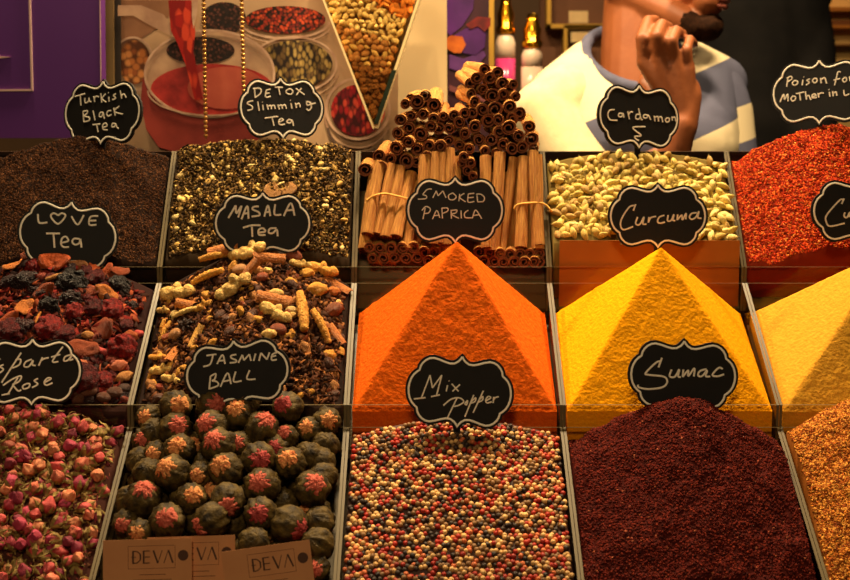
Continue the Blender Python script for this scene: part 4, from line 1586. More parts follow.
def biz_card(u, v, d, ang, label):
    """u, v: top edge, its left corner"""
    p = at(u, v, d)
    root = empty('paper_card', p, label, 'card', 'cards before the tea balls')
    root.rotation_mode = 'QUATERNION'
    rm = Matrix((RT, UP, -FW)).transposed().to_4x4() @ Matrix.Rotation(R(ang), 4, 'Z') @ Matrix.Rotation(R(-6), 4, 'X')
    root.rotation_quaternion = rm.to_quaternion()
    MB().box((0, -0.056, -0.0006), (0.088, 0, 0)).build('sheet', m_card_p, root)
    mb = MB()
    for i, ch in enumerate('DEVA'):
        letter(mb, ch, 0.029 + i * 0.0105, 0.0088, 0.0125)
    mb.V = [v + Vector((0, -0.0235, 0)) for v in mb.V]
    mb.build('lettering', m_ink, root)
    mb = MB()
    for a, b in (((.025, -.0065), (.0715, -.0065)), ((.0715, -.0065), (.0715, -.0285)), ((.0715, -.0285), (.025, -.0285)), ((.025, -.0285), (.025, -.0065))):
        mb.tube([(*a, 0), (*b, 0)], 0.00018, 4)
    mb.tube([(0.036, -.0345, 0), (0.062, -.0345, 0)], 0.0003, 4)
    mb.tube([(0.030, -.0395, 0), (0.068, -.0395, 0)], 0.0003, 4)
    mb.build('frame_line', m_ink, root)
    MB().lathe([(.0052, 0), (.0052, .0003)], 24, c=(0.0795, -0.0165, 0)).build('medallion', m_ink, root)
    return root


biz_card(103, 540.5, 1.172, 1.6, 'tan paper card standing upright at the corner by the rose buds')
biz_card(147, 537.5, 1.180, 1.6, 'tan paper card half hidden between the two other cards')
biz_card(221, 552, 1.165, 8.0, 'tan paper card tilted upward beside the peppercorns')
# ------------------------------------------------------------------ background
def shell(name, lo, hi, m):
    o = MB().box(lo, hi).build(name, m)
    o['kind'] = 'structure'
    return o


shell('floor', (-3.0, -1.6, -0.05), (3.0, 3.45, 0.0), m_floor)
shell('wall_back', (-3.0, 3.4, 0.0), (3.0, 3.5, 3.0), m_wall)
shell('ceiling', (-3.0, -1.6, 3.0), (3.0, 3.5, 3.05), M('dark_ceiling', (60, 48, 36), 0.8))


def flat(poly, y, name, m, parent, th=0.0008, org=None, sc=1.0):
    """flat printed or cut shape on the upright plane at distance y; poly in photo measurements"""
    P = [at_y((org[0] + a / sc) if org else a, (org[1] + b / sc) if org else b, y) for a, b in poly]
    mb = MB().prism(P, (0, 0, 0), (0, th, 0))
    off = Vector(parent.location)
    mb.V = [v - off for v in mb.V]
    return mb.build(name, m, parent)


def ell(cx, cy, rx, ry, n=40, a0=0, a1=360):
    return [(cx + rx * math.cos(R(a0 + (a1 - a0) * i / n)), cy + ry * math.sin(R(a0 + (a1 - a0) * i / n))) for i in range(n)]


def ring_strip(cx, cy, rx, ry, w, y, name, m, parent, org=None, sc=1.0, a0=0, a1=360, th=0.0008):
    n = 56
    mb = MB()
    out = []
    for i in range(n + 1):
        a = R(a0 + (a1 - a0) * i / n)
        for k in (1, -1):
            px, py = cx + (rx + k * w / 2) * math.cos(a), cy + (ry + k * w / 2) * math.sin(a)
            p = at_y((org[0] + px / sc) if org else px, (org[1] + py / sc) if org else py, y)
            out += [p, p + Vector((0, th, 0))]
    F = []
    for i in range(n):
        a = i * 4
        F += [(a, a + 4, a + 6, a + 2), (a + 1, a + 3, a + 7, a + 5), (a, a + 1, a + 5, a + 4), (a + 2, a + 6, a + 7, a + 3)]
    off = Vector(parent.location)
    mb.add([v - off for v in out], F)
    return mb.build(name, m, parent)


# ---- purple signboard
YPU = 1.70
root = empty('purple_signboard', at_y(50, 139, YPU), 'purple signboard with thin pale lines at the top corner beside a post', 'signboard')
m_pur = M('purple_paint', (84, 36, 110), 0.5, (92, 40, 114), 3, spec=0.35)
m_pale = M('pale_pink_line', (206, 168, 160), 0.6)
flat([(-40, -40), (99, -40), (101, 138), (-40, 138)], YPU, 'board', m_pur, root, 0.03)
flat([(99, -40), (100, -40), (102, 138), (101, 138)], YPU - 0.0006, 'edge_strip', m_pale, root, 0.0006)
flat([(27.5, -40), (29.5, -40), (33, 91), (31, 91)], YPU - 0.002, 'line', m_pale, root, 0.002)
flat([(-40, 89.5), (33, 89), (33, 91), (-40, 91.5)], YPU - 0.002, 'line', m_pale, root, 0.002)
flat([(-6, 55.5), (10.5, 57), (-6, 59)], YPU - 0.002, 'letter_tip', m_pale, root, 0.002)
shelf = empty('back_ledge', (0, 1.66, at_y(50, 150.5, 1.62).z), 'dark ledge behind the top row of trays', 'ledge')
zt = at_y(50, 151.5, 1.62).z
o = MB().box((-0.75, 1.57, zt - 0.02), (0.75, 1.715, zt)).build('board', m_wood, shelf)
o.data.transform(Matrix.Translation(-Vector(shelf.location)))
o = MB().box((-0.74, 1.58, 0), (0.74, 1.705, zt - 0.02)).build('cupboard', m_wood, shelf)
o.data.transform(Matrix.Translation(-Vector(shelf.location)))

# ---- post between purple board and picture
root = empty('wooden_post', at_y(109, 150, 1.76), 'olive wooden post between the purple signboard and the tea picture', 'post')
flat([(100, -60), (113, -60), (114, 152), (101, 152)], 1.76, 'shaft', M('olive_wood', (112, 86, 50), 0.5, (86, 64, 38), 14), root, 0.02)
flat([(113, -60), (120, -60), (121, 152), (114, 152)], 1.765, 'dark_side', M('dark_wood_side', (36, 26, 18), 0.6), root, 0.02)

# ---- tea picture
YP = 1.77
root = empty('tea_picture', at_y(265, 151, YP), 'printed picture of red tea poured into a glass among bowls', 'picture')
OG, OS = (110, 0), 3.867
m_paper = M('picture_beige_print', (182, 148, 112), 0.5, (158, 122, 88), 6, spec=0.3)
flat([(119, -60), (398, -60), (398, 151.5), (120, 151.5)], YP, 'sheet', m_paper, root, 0.004)
lay = [0]


def pr(poly, name, m, org=OG, sc=OS):
    lay[0] += 1
    return flat(poly, YP - 0.0004 * lay[0], name, m, root, 0.0003, org, sc)


def rg(cx, cy, rx, ry, w, name, m, org=OG, sc=OS, a0=0, a1=360):
    lay[0] += 1
    return ring_strip(cx, cy, rx, ry, w, YP - 0.0004 * lay[0], name, m, root, org, sc, a0, a1, 0.0003)


m_glassprint = M('printed_glass_grey', (150, 112, 88), 0.5, (188, 150, 116), 30)
m_rimprint = M('printed_glass_rim', (206, 170, 140), 0.5, (160, 120, 96), 40)
m_redtea = M('printed_red_tea', (112, 34, 26), 0.5, (150, 54, 42), 16)
m_dkred = M('printed_dark_red_tea', (112, 20, 18), 0.5, (176, 48, 40), 45)
m_salmon = M('printed_salmon_foam', (184, 88, 64), 0.5, (160, 62, 48), 22)
m_pour = bits_mat('printed_pouring_tea', [(176, 34, 20), (150, 24, 16), (196, 60, 34), (120, 16, 12)], 110, 0.5, (1, 1, .4), (120, 14, 12), .5)
m_blackbits = bits_mat('printed_black_tea', [(40, 26, 22), (64, 36, 28), (30, 22, 20), (90, 50, 40)], 260)
m_redbits = bits_mat('printed_red_bits', [(160, 44, 24), (196, 72, 36), (110, 28, 20), (140, 50, 30)], 220)
m_olivebits = bits_mat('printed_olive_pods', [(140, 112, 56), (116, 90, 44), (164, 134, 74), (90, 66, 34)], 190, stretch=(1, 1, .55))
m_rosebits = bits_mat('printed_rose_petals', [(176, 34, 34), (140, 22, 30), (204, 70, 50), (110, 20, 26)], 170, stretch=(1, 1, .5), gap=(60, 14, 14))
m_orbits = bits_mat('printed_orange_chunks', [(180, 106, 50), (150, 82, 40), (200, 130, 70)], 100, gap=(90, 50, 26))
O2, S2 = (180, 0), 3.036
# bowls of dried goods
pr([(40, 0), (240, 0), (230, 60), (180, 110), (120, 150), (40, 190)], 'brown_shade_shape', M('printed_brown', (104, 66, 42), 0.5, (140, 96, 64), 14))
pr(ell(95, 240, 62, 85), 'orange_chunks', m_orbits)
rg(88, 250, 82, 105, 8, 'bowl_rim', m_rimprint)
pr(ell(440, 70, 86, 62), 'black_leaves', m_blackbits)
pr(ell(320, 60, 122, 42), 'red_chili_bits', m_redbits, O2, S2)
rg(318, 66, 134, 50, 8, 'bowl_rim', m_rimprint, O2, S2, 0, 180)
rg(318, 78, 138, 52, 4, 'bowl_rim', m_rimprint, O2, S2, 10, 170)
pr(ell(345, 195, 118, 72), 'olive_pods', m_olivebits, O2, S2)
rg(345, 196, 130, 84, 6, 'bowl_rim', m_rimprint, O2, S2)
rg(345, 206, 138, 94, 4, 'bowl_rim', m_glassprint, O2, S2, 0, 180)
pr(ell(540, 335, 82, 78), 'rose_petals', m_rosebits, O2, S2)
rg(540, 330, 96, 92, 8, 'bowl_rim', m_rimprint, O2, S2)
rg(540, 350, 100, 98, 5, 'bowl_rim', m_glassprint, O2, S2, 20, 190)
rg(545, 372, 98, 92, 8, 'bowl_rim', M('printed_glass_shade', (84, 62, 48), 0.5), O2, S2, 60, 170)
# the glass with red tea
body = [(126, 300), (118, 400), (140, 500), (190, 570), (250, 586), (540, 586), (600, 500), (636, 400), (640, 290)] + ell(385, 290, 255, 130, 20, 0, 180)[1:]
pr(body, 'glass_of_tea', m_redtea)
pr(ell(385, 285, 250, 165), 'glass_inside', m_glassprint)
pr(ell(350, 195, 132, 52), 'black_leaves', m_blackbits)
pr(ell(395, 345, 238, 98), 'tea_surface', m_dkred)
pr(ell(450, 340, 150, 82), 'foam', m_salmon)
rg(385, 285, 250, 168, 9, 'glass_rim', m_rimprint)
rg(390, 350, 244, 96, 6, 'glass_rim', m_rimprint, OG, OS, 0, 180)
pr([(30, 20), (120, 20), (205, 55), (250, 110), (240, 140), (150, 95), (90, 60), (30, 62)], 'jug_spout', m_glassprint)
pr([(225, 0), (315, 0), (318, 60), (330, 120), (322, 200), (360, 385), (328, 388), (292, 250), (262, 170), (236, 120), (230, 60)], 'pouring_tea', m_pour)
pr([(318, 0), (340, 0), (336, 50), (322, 110), (316, 60)], 'jug_lip', m_rimprint)

# ---- hanging bead strings
m_gold = M('gold_beads', (214, 160, 84), 0.3, spec=0.5, metal=0.8)
V, F = ico(2, 0.0031)
me_b = bpy.data.meshes.new('bead')
me_b.from_pydata([tuple(v) for v in V], [], [tuple(f) for f in F])
me_b.materials.append(m_gold)
me_b.polygons.foreach_set('use_smooth', [True] * len(me_b.polygons))
for (u, vb, lab) in ((205, 140, 'longer hanging string of gold beads before the tea glass picture'), (243, 100, 'hanging string of gold beads above the Detox Slimming Tea sign')):
    top = at_y(u - 2, -28, 1.655)
    bot = at_y(u + 1.0, vb, 1.655)
    root = empty('hanging_bead_string', top, lab, 'beads')
    n = int((top - bot).length / 0.0061)
    for i in range(n):
        b = bpy.data.objects.new('bead', me_b)
        COL.objects.link(b)
        b.parent = root
        b.location = (bot - top) * (i / n)
    MB().tube([(0, 0, 0), bot - top], 0.0006, 5).build('thread', m_gold, root)

# ---- glass hopper of nuts
YH = 1.68
HA, HB, HC = (323, -2), (374, 128), (418, -2)       # upper corner, bottom tip, other upper corner
top = -40
ex = lambda P, v: (P[0] + (HB[0] - P[0]) * (v - P[1]) / (HB[1] - P[1]), v)
root = empty('glass_hopper', at_y(374, 130, YH), 'V-shaped glass hopper filled with mixed nuts hanging before the pictures', 'hopper')
m_hglass = clear_mat('hopper_glass', (0.97, 0.95, 0.88), 0.12)
m_hedge = M('dark_green_glass_edge', (34, 44, 30), 0.25, spec=0.5)
m_hpale = M('bright_glass_edge', (232, 206, 150), 0.3, spec=0.5)
A0, C0 = ex(HA, top), ex(HC, top)
flat([A0, C0, HB], YH - 0.002, 'front_pane', m_hglass, root, 0.002)
flat([A0, C0, HB], YH + 0.052, 'back_pane', m_hpale, root, 0.002)
flat([(A0[0] - 1.2, A0[1]), (A0[0] + .6, A0[1]), (HB[0] + .6, HB[1]), (HB[0] - 1.2, HB[1] + 1)], YH - 0.003, 'side_pane', m_hpale, root, 0.056)
flat([(C0[0] - .5, C0[1]), (C0[0] + 2, C0[1]), (HB[0] + 3, HB[1]), (HB[0] + .5, HB[1])], YH - 0.003, 'side_pane', m_hpale, root, 0.056)
mA, mB_ = ex(HC, 70), ex(HC, 124)
flat([(mA[0] - 2.0, mA[1]), (mA[0] + 3.0, mA[1]), (mB_[0] + 2.5, mB_[1]), (mB_[0] - 1.5, mB_[1])], YH - 0.006, 'edge_trim', m_hedge, root, 0.003)
m_nut2 = m_white_obj('shelled_nut_skin', (255, 255, 255), (214, 190, 160), 7, 0.75, (9, .4, .06), 0.08)
KH = [k_blob('hazelnut', 'nut', m_nut2, (1, .92, .9), .08, 1.4, .03, 3), k_blob('cashew', 'nut', m_nut2, (1.1, .7, .6), .2, 1.2, .06, 3, seed=4),
      k_blob('walnut', 'nut', m_nut2, (1, .9, .8), .22, 2.4, .14, 4, seed=9), k_blob('dried_apricot', 'dried fruit', m_nut2, (1.4, .8, .45), .18, 1.4, .05, 3, seed=2)]
cells = []
v = -22.0
while v < 124:
    ua, uc = ex(HA, v)[0] + 3.5, ex(HC, v)[0] - 3.5
    st = 6.6 if v > 45 else 6.0
    u = ua + rng.uniform(0, 3)
    while u < uc:
        cells.append((u + rng.normal() * .9, v + rng.normal() * .9))
        u += st
    v += 5.4
for u, v in cells:
    t = v - (u - 370) * 0.42          # the layers run down to the right
    if t < 3:
        q, c, lab = (3, (228, 140, 58), 'orange dried apricot') if u > 375 else (0, (222, 190, 126), 'pale hazelnut')
    elif t < 36:
        q, c, lab = 1, (244, 214, 138), 'pale yellow cashew'
    elif t < 66:
        q, c, lab = (0, (186, 130, 72), 'brown hazelnut') if rng.random() < .7 else (1, (232, 190, 110), 'pale yellow cashew')
    else:
        q, c, lab = 2, (136, 88, 42), 'dark brown walnut'
    p = at_y(u, v, YH + 0.010 + rng.uniform(0, 0.004))
    KH[q].place(p, mrand(), 0.0062 * rng.uniform(.85, 1.1), lab + ' behind the glass of the V-shaped hopper', 'nuts in the glass hopper', lc(c, .1))
mb = MB()
ua = [at_y(ex(HA, -30)[0] + 5, -30, YH + 0.02), at_y(ex(HC, -30)[0] - 5, -30, YH + 0.02), at_y(HB[0], HB[1] - 16, YH + 0.02)]
o = mb.prism(ua, (0, 0, 0), (0, 0.028, 0)).build('nut_layer', M('brown_nut_mass', (120, 78, 36), 0.7, (180, 130, 70), 90))
tag(o, 'deeper mass of nuts inside the glass hopper', 'nuts', kind='stuff')

# ---- cream wall end and the flower picture
root = MB()
P = [at_y(a, b, 1.84) for a, b in ((386, -60), (446.5, -60), (447.5, 152), (386, 152))]
o = root.prism(P, (0, 0, 0), (0, 0.05, 0)).build('wall_partition', M('cream_paint', (206, 178, 132), 0.6, (196, 168, 122), 5))
o['kind'] = 'structure'
YF2 = 1.98
root = empty('flower_picture', at_y(468, 150, YF2), 'picture of a purple crocus with orange stamens behind the cinnamon', 'picture')
flat([(440, -50), (489, -50), (489, 152), (440, 152)], YF2, 'sheet', M('dark_plum_print', (40, 18, 26), 0.5, (58, 24, 34), 20), root, 0.01)
m_pet = M('printed_purple_petal', (80, 30, 100), 0.5, (48, 16, 64), 14)
m_pet2 = M('printed_lilac_petal', (92, 48, 108), 0.5, (56, 24, 70), 20)
OF, SF = (440, 0), 4.25
flat([(20, -60), (150, -60), (140, 40), (95, 110), (45, 150), (20, 130)], YF2 - .001, 'petal', m_pet, root, .0006, OF, SF)
flat([(60, 150), (110, 120), (165, 115), (195, 140), (190, 200), (150, 235), (100, 225), (60, 200)], YF2 - .002, 'petal', m_pet, root, .0006, OF, SF)
flat([(40, 230), (100, 250), (185, 215), (195, 235), (160, 280), (100, 310), (40, 290)], YF2 - .0015, 'petal', m_pet2, root, .0006, OF, SF)
flat([(20, 170), (45, 150), (95, 155), (110, 190), (90, 225), (60, 225), (25, 205)], YF2 - .003, 'stamen', M('printed_orange_stamen', (190, 98, 26), 0.5, (150, 66, 18), 40), root, .0006, OF, SF)
flat([(110, 105), (160, 70), (215, 75), (215, 110), (190, 135), (160, 110), (130, 125)], YF2 - .003, 'red_threads', M('printed_red_threads', (120, 30, 24), 0.5, (76, 20, 20), 60), root, .0006, OF, SF)
flat([(40, 360), (140, 400), (215, 420), (215, 440), (130, 420), (40, 385)], YF2 - .003, 'stem', M('printed_mauve_stem', (110, 60, 60), 0.5), root, .0006, OF, SF)

# ---- bottles on a shelf
YBT = 2.35
zsh = at_y(515, 96, YBT).z
root = empty('bottle_shelf', (at_y(520, 96, YBT).x, YBT, zsh), 'dark wooden shelf carrying the gold-capped bottles', 'shelf')
MB().box((-.14, -.06, -.02), (.30, .35, 0)).build('board', m_wood, root)
MB().box((-.135, -.05, -zsh), (.295, .34, -.02)).build('cupboard', m_wood, root)
m_cap = M('shiny_gold_cap', (226, 164, 40), 0.18, metal=1.0)
m_bot = M('milky_bottle_glass', (226, 196, 170), 0.25, spec=0.5)
m_pink = M('pink_liquid', (200, 60, 120), 0.2, spec=0.5)
for u, vt, vm, r, lab, pk in ((505, -2, 34, 10.0, 'clear bottle with gold cap and pink base beside the flower picture', True), (531.5, 14, 48, 10.5, 'clear bottle with gold cap nearer the striped sweater', False)):
    p = at_y(u, 96, YBT)
    k = YBT / FPX
    H = at_y(u, vm, YBT).z - zsh
    Ht = at_y(u, vt, YBT).z - zsh
    rr = r * k
    root = empty('perfume_bottle', (p.x, YBT, zsh), lab, 'bottle', 'gold-capped bottles')
    MB().lathe([(rr * .95, .0), (rr, .003), (rr, H * .60)], 28).build('liquid', m_pink if pk else m_bot, root, True)
    MB().lathe([(rr * .98, H * .601), (rr * .98, H * .86), (rr * .75, H * .96), (rr * .6, H)], 28).build('glass_body', m_bot, root, True)
    MB().lathe([(rr * .9, H), (rr * .98, H + .004), (rr * .98, H + .012), (rr * .80, H + .016), (rr * .85, H + (Ht - H) * .55), (rr * .55, H + (Ht - H) * .8), (rr * .5, Ht)], 28).build('cap', m_cap, root, True)
# gold uprights of the shelf behind
YG = 2.75
m_gf = M('gold_frame_paint', (196, 150, 62), 0.35, metal=0.5)
root = empty('display_cabinet', at_y(560, 110, YG), 'brown display cabinet with gold framed compartments behind the sweater', 'cabinet')
flat([(540, -60), (640, -60), (640, 120), (540, 120)], YG + .06, 'back_panel', M('cabinet_brown', (110, 66, 34), 0.6, (92, 54, 28), 8), root, 0.02)


def fr(u0, v0, u1, v1, w, name='frame'):
    mb = MB()
    for poly in (((u0, v0), (u1, v0), (u1, v0 + w), (u0, v0 + w)), ((u0, v1 - w), (u1, v1 - w), (u1, v1), (u0, v1)), ((u0, v0), (u0 + w, v0), (u0 + w, v1), (u0, v1)), ((u1 - w, v0), (u1, v0), (u1, v1), (u1 - w, v1))):
        mb.prism([at_y(a, b, YG) for a, b in poly], (0, 0, 0), (0, .05, 0))
    mb.V = [q - Vector(root.location) for q in mb.V]
    return mb.build(name, m_gf, root)


fr(547, -40, 640, 28, 4)
fr(564, 25, 640, 120, 3.4)
m_tagp = M('cream_price_tag', (214, 180, 124), 0.6, (196, 160, 108), 30)
for q in ([(569, 11), (588, 11), (588, 23), (569, 23)], [(571, 32), (590, 32), (590, 42), (571, 42)]):
    flat(q, YG - .002, 'price_tag', m_tagp, root, .002)
root = empty('gold_upright', at_y(490, 96, 2.30), 'thin gold upright at the edge of the flower picture', 'post')
flat([(487, -60), (494, -60), (494, 96), (487, 96)], 2.30, 'shaft', m_gf, root, 0.02)
# shelves at the far corner
YR = 2.95
root = empty('wall_rack', at_y(838, 110, YR), 'tan rack with brown shelf edges behind the person in black', 'rack')
flat([(790, -60), (900, -60), (900, 130), (790, 130)], YR + .05, 'back_panel', M('tan_boards', (226, 180, 108), 0.6, (210, 164, 94), 6), root, .02)
for vv, hh in ((7, 4), (20, 5), (25, 3)):
    flat([(790, vv), (900, vv), (900, vv + hh), (790, vv + hh)], YR, 'shelf_board', M('amber_shelf_edge', (176, 104, 34), 0.5) if hh != 5 else M('brown_shelf_edge', (120, 66, 26), 0.5), root, .05)
flat([(790, 44), (900, 44), (900, 45.2), (790, 45.2)], YR, 'shelf_board', M('brown_shelf_line', (140, 92, 46), 0.5), root, .05)

# ------------------------------------------------------------------ people
m_skin = M('tanned_skin', (148, 84, 46), 0.5, (136, 74, 38), 30, (160, .25, .001), 0.35)
m_cream = M('cream_knit', (224, 204, 162), 0.85, (214, 193, 150), 60, (320, .5, .001), 0.15)
m_blue = M('slate_blue_knit', (92, 92, 112), 0.85, (82, 82, 102), 60, (320, .5, .001), 0.15)
m_hair = M('dark_hair', (50, 28, 15), 0.8, (32, 18, 10), 200, (400, .8, .001), spec=0.05)
m_black = M('black_cloth', (20, 18, 17), 0.85, (26, 23, 21), 20, spec=0.1)
m_trous = M('dark_trousers', (34, 34, 42), 0.85)


def stripes(name, ax, org, cuts):
    """knit with colour bands across the direction ax; cuts = (point where the band starts going down, colour)"""
    m = M(name, (238, 222, 180), 0.85, bump=(320, .5, .001), spec=0.15)
    nt = m.node_tree
    N, L = nt.nodes, nt.links
    tc = N.new('ShaderNodeTexCoord')
    d = N.new('ShaderNodeVectorMath')
    d.operation = 'DOT_PRODUCT'
    d.inputs[1].default_value = ax
    L.new(tc.outputs['Object'], d.inputs[0])
    hi, lo = 2.2, 0.6
    mr = N.new('ShaderNodeMapRange')
    mr.inputs['From Min'].default_value = hi
    mr.inputs['From Max'].default_value = lo
    L.new(d.outputs['Value'], mr.inputs['Value'])
    r = N.new('ShaderNodeValToRGB')
    r.color_ramp.interpolation = 'CONSTANT'
    el = r.color_ramp.elements
    el.remove(el[1])
    el[0].position = 0
    el[0].color = lin((224, 204, 162))
    for p, c in cuts:
        e = el.new((hi - Vector(ax).dot(p - org)) / (hi - lo))
        e.color = lin((224, 204, 162) if c == 'cream' else (92, 92, 112))
    L.new(mr.outputs['Result'], r.inputs['Fac'])
    L.new(r.outputs['Color'], nt.nodes['Principled BSDF'].inputs['Base Color'])
    return m


def fuse(o, vox, smooth=6, fac=0.5):
    r = o.modifiers.new('fuse', 'REMESH')
    r.mode = 'VOXEL'
    r.voxel_size = vox
    r.use_smooth_shade = True
    s = o.modifiers.new('soften', 'SMOOTH')
    s.factor = fac
    s.iterations = smooth
    dg = bpy.context.evaluated_depsgraph_get()
    me = bpy.data.meshes.new_from_object(o.evaluated_get(dg))
    o.modifiers.clear()
    o.data = me
    me.polygons.foreach_set('use_smooth', [True] * len(me.polygons))
    return o


root = empty('person', at(640, 290, 2.02) * 1, 'person in a cream and blue striped sweater resting chin on raised hand', 'person')
root.location.z = 0
O = Vector(root.location)


def q(u, v, d):
    return at(u, v, d) - O


mb = MB()
# head: turned to the right of the picture, chin lowered a little
face = (RT * 0.80 - Vector((0, 1, 0)) * 0.55 - Vector((0, 0, 0.22))).normalized()
side = face.cross(Vector((0, 0, 1))).normalized()
upv = side.cross(face)
hc = q(652, -48, 2.03)
HR = Matrix((face, side, upv)).transposed()
mb.ball(hc, (.100, .078, .110), 24, 16, rot=HR)
mb.ball(hc + face * .035 - upv * .055, (.068, .064, .075), 20, 14, rot=HR)
chin = q(703, 27, 1.955)
for s_ in (1, -1):
    mb.capsule(hc - upv * .075 + side * .055 * s_ - face * .01, chin + side * .012 * s_ - face * .012, .030, .024)
mb.ball(chin + upv * .004, (.024, .024, .020), 14, 9, rot=HR)
mouth = chin + upv * .042 + face * .000
mb.ball(mouth, (.026, .034, .026), 14, 9, rot=HR)
mb.tube([mouth + upv * .095 + face * .004, mouth + upv * .050 + face * .024, mouth + upv * .032 + face * .032], [.009, .012, .015], 10)
for s_ in (1, -1):
    mb.ball(mouth + upv * .030 + side * .012 * s_ + face * .020, .009, 10, 7)
    mb.ball(hc + side * .076 * s_ - upv * .03 - face * .01, (.020, .009, .032), 12, 9, rot=HR)
    mb.ball(mouth + upv * .06 + side * .045 * s_ - face * .015, (.028, .026, .022), 12, 9, rot=HR)
# neck and upper chest
mb.capsule(q(637, 96, 2.03), q(640, -20, 2.04), .067, .060, 20)
mb.ball(q(634, 122, 2.01), (.078, .070, .070), 20, 12)
mb.ball(q(636, 260, 2.05), (.15, .085, .20), 20, 14)
# arms and legs (mostly under the sweater or below the counter)
SL, SR = q(556, 112, 2.00), q(716, 92, 2.10)
EL = q(640, 275, 1.85)
WR = q(681, 126, 1.795)
mb.capsule(SL, EL, .045, .036)
mb.capsule(EL, WR, .035, .0240)
mb.capsule(q(688, 96, 1.80), q(682, 128, 1.797), .0215, .0235)
ER = q(742, 260, 2.08)
mb.capsule(SR, ER, .045, .036)
mb.capsule(ER, q(690, 330, 1.95), .035, .026)
mb.ball(q(684, 340, 1.93), (.035, .03, .045), 12, 9)
hip = Vector((0, .05, .92))
mb.ball(hip + Vector((0, 0, .06)), (.16, .11, .14), 18, 12)
for s_ in (1, -1):
    mb.capsule(hip + Vector((.09 * s_, 0, 0)), Vector((.11 * s_, .05, .50)), .085, .055)
    mb.capsule(Vector((.11 * s_, .05, .50)), Vector((.11 * s_, .08, .09)), .055, .036)
    mb.capsule(Vector((.11 * s_, .10, .045)), Vector((.12 * s_, -.07, .035)), .042, .032)
mb.capsule(hip + Vector((0, 0, .1)), q(640, 200, 2.04), .13, .13)
# the hand: back of the hand to the viewer, fingers curling towards the chin
kn = [(643.5, 62, 1.785), (658.5, 57, 1.777), (673.5, 60, 1.777), (688.0, 68, 1.785)]
pip = [(641.5, 38, 1.775), (656.5, 36, 1.762), (671.5, 41, 1.762), (686.5, 50, 1.775)]
mid = [(648.0, 21, 1.805), (661.5, 24.5, 1.79), (676.0, 31, 1.79), (689.5, 39.5, 1.80)]
tip_ = [(655.5, 20, 1.84), (668.5, 27, 1.825), (682.5, 34, 1.825), (694.0, 44, 1.83)]
rad = [(.0105, .0098, .0092, .0080), (.0108, .0100, .0094, .0082), (.0105, .0097, .0090, .0079), (.0095, .0086, .0080, .0070)]
wrist = q(683, 120, 1.795)
for f in range(4):
    mb.capsule(wrist + (q(*kn[f]) - wrist) * .12, q(*kn[f]), .017, .0118)
    P = [q(*kn[f]), q(*pip[f]), q(*mid[f]), q(*tip_[f])]
    for i in range(3):
        mb.capsule(P[i], P[i + 1], rad[f][i], rad[f][i + 1], 12)
for f in range(3):
    mb.capsule(wrist + (q(*kn[f]) - wrist) * .2, (q(*kn[f]) + q(*kn[f + 1])) / 2 + (wrist - q(*kn[f])) * .14, .015, .0115)
mb.ball(q(689, 94, 1.80), (.019, .016, .027), 14, 10)
T0 = q(664, 104, 1.805)
mb.capsule(T0, q(645, 84, 1.83), .0145, .0125)
mb.capsule(q(645, 84, 1.83), q(650, 62, 1.86), .0118, .010)
mb.capsule(q(650, 62, 1.86), q(660, 48, 1.88), .010, .008)
body = mb.build('body', m_skin, root)
fuse(body, 0.0034, 4, .5)

# hair, beard, lips, eyes
mb = MB()
mb.ball(hc + upv * .018 - face * .018, (.098, .084, .108), 22, 14, rot=HR)
o = mb.build('hair', m_hair, root, True)
displace(o, .004, 60)
mb = MB()
for s_ in (1, -1):
    a = hc - upv * .075 + side * .058 * s_ + face * .010
    b = chin + side * .014 * s_ - face * .006 - upv * .002
    for i in range(8):
        t = .86 + .14 * i / 7
        mb.ball(a + (b - a) * t, (.022, .023, .020 + .004 * t), 12, 8, rot=HR)
mb.ball(chin + face * .010 + upv * .002, (.024, .029, .024), 14, 9, rot=HR)
mb.ball(mouth + upv * .024 + face * .022, (.010, .026, .006), 12, 8, rot=HR)
o = fuse(mb.build('beard', m_hair, root), .004, 3)
displace(o, .0016, 300)
mb = MB()
mb.ball(mouth + face * .026 + upv * .006, (.006, .021, .0055), 12, 8, rot=HR)
mb.ball(mouth + face * .025 - upv * .004, (.007, .019, .0062), 12, 8, rot=HR)
mb.build('lips', M('brownish_lips', (150, 82, 66), 0.45), root, True)
for s_ in (1, -1):
    mb = MB().ball(mouth + upv * .092 + side * .032 * s_ + face * .004, .012, 14, 9)
    mb.build('eye', M('eye_white', (220, 205, 190), 0.2), root, True)

# sweater
mb = MB()
mb.ball(q(640, 205, 2.05), (.175, .105, .17), 24, 16)
mb.capsule(q(576, 92, 2.02), q(606, 132, 2.0), .066, .082, 18)
mb.capsule(q(704, 82, 2.11), q(690, 132, 2.06), .058, .085, 18)
mb.capsule(q(600, 142, 2.0), q(690, 146, 2.05), .085, .085, 18)
mb.capsule(q(590, 68, 2.05), q(560, 100, 2.02), .050, .060, 16)
mb.capsule(q(690, 66, 2.12), q(720, 84, 2.12), .046, .05, 16)
mb.capsule(q(640, 250, 2.05), Vector((0, .05, .92)), .16, .15, 20)
sw = mb.build('sweater', m_cream, root)
fuse(sw, .006, 10)
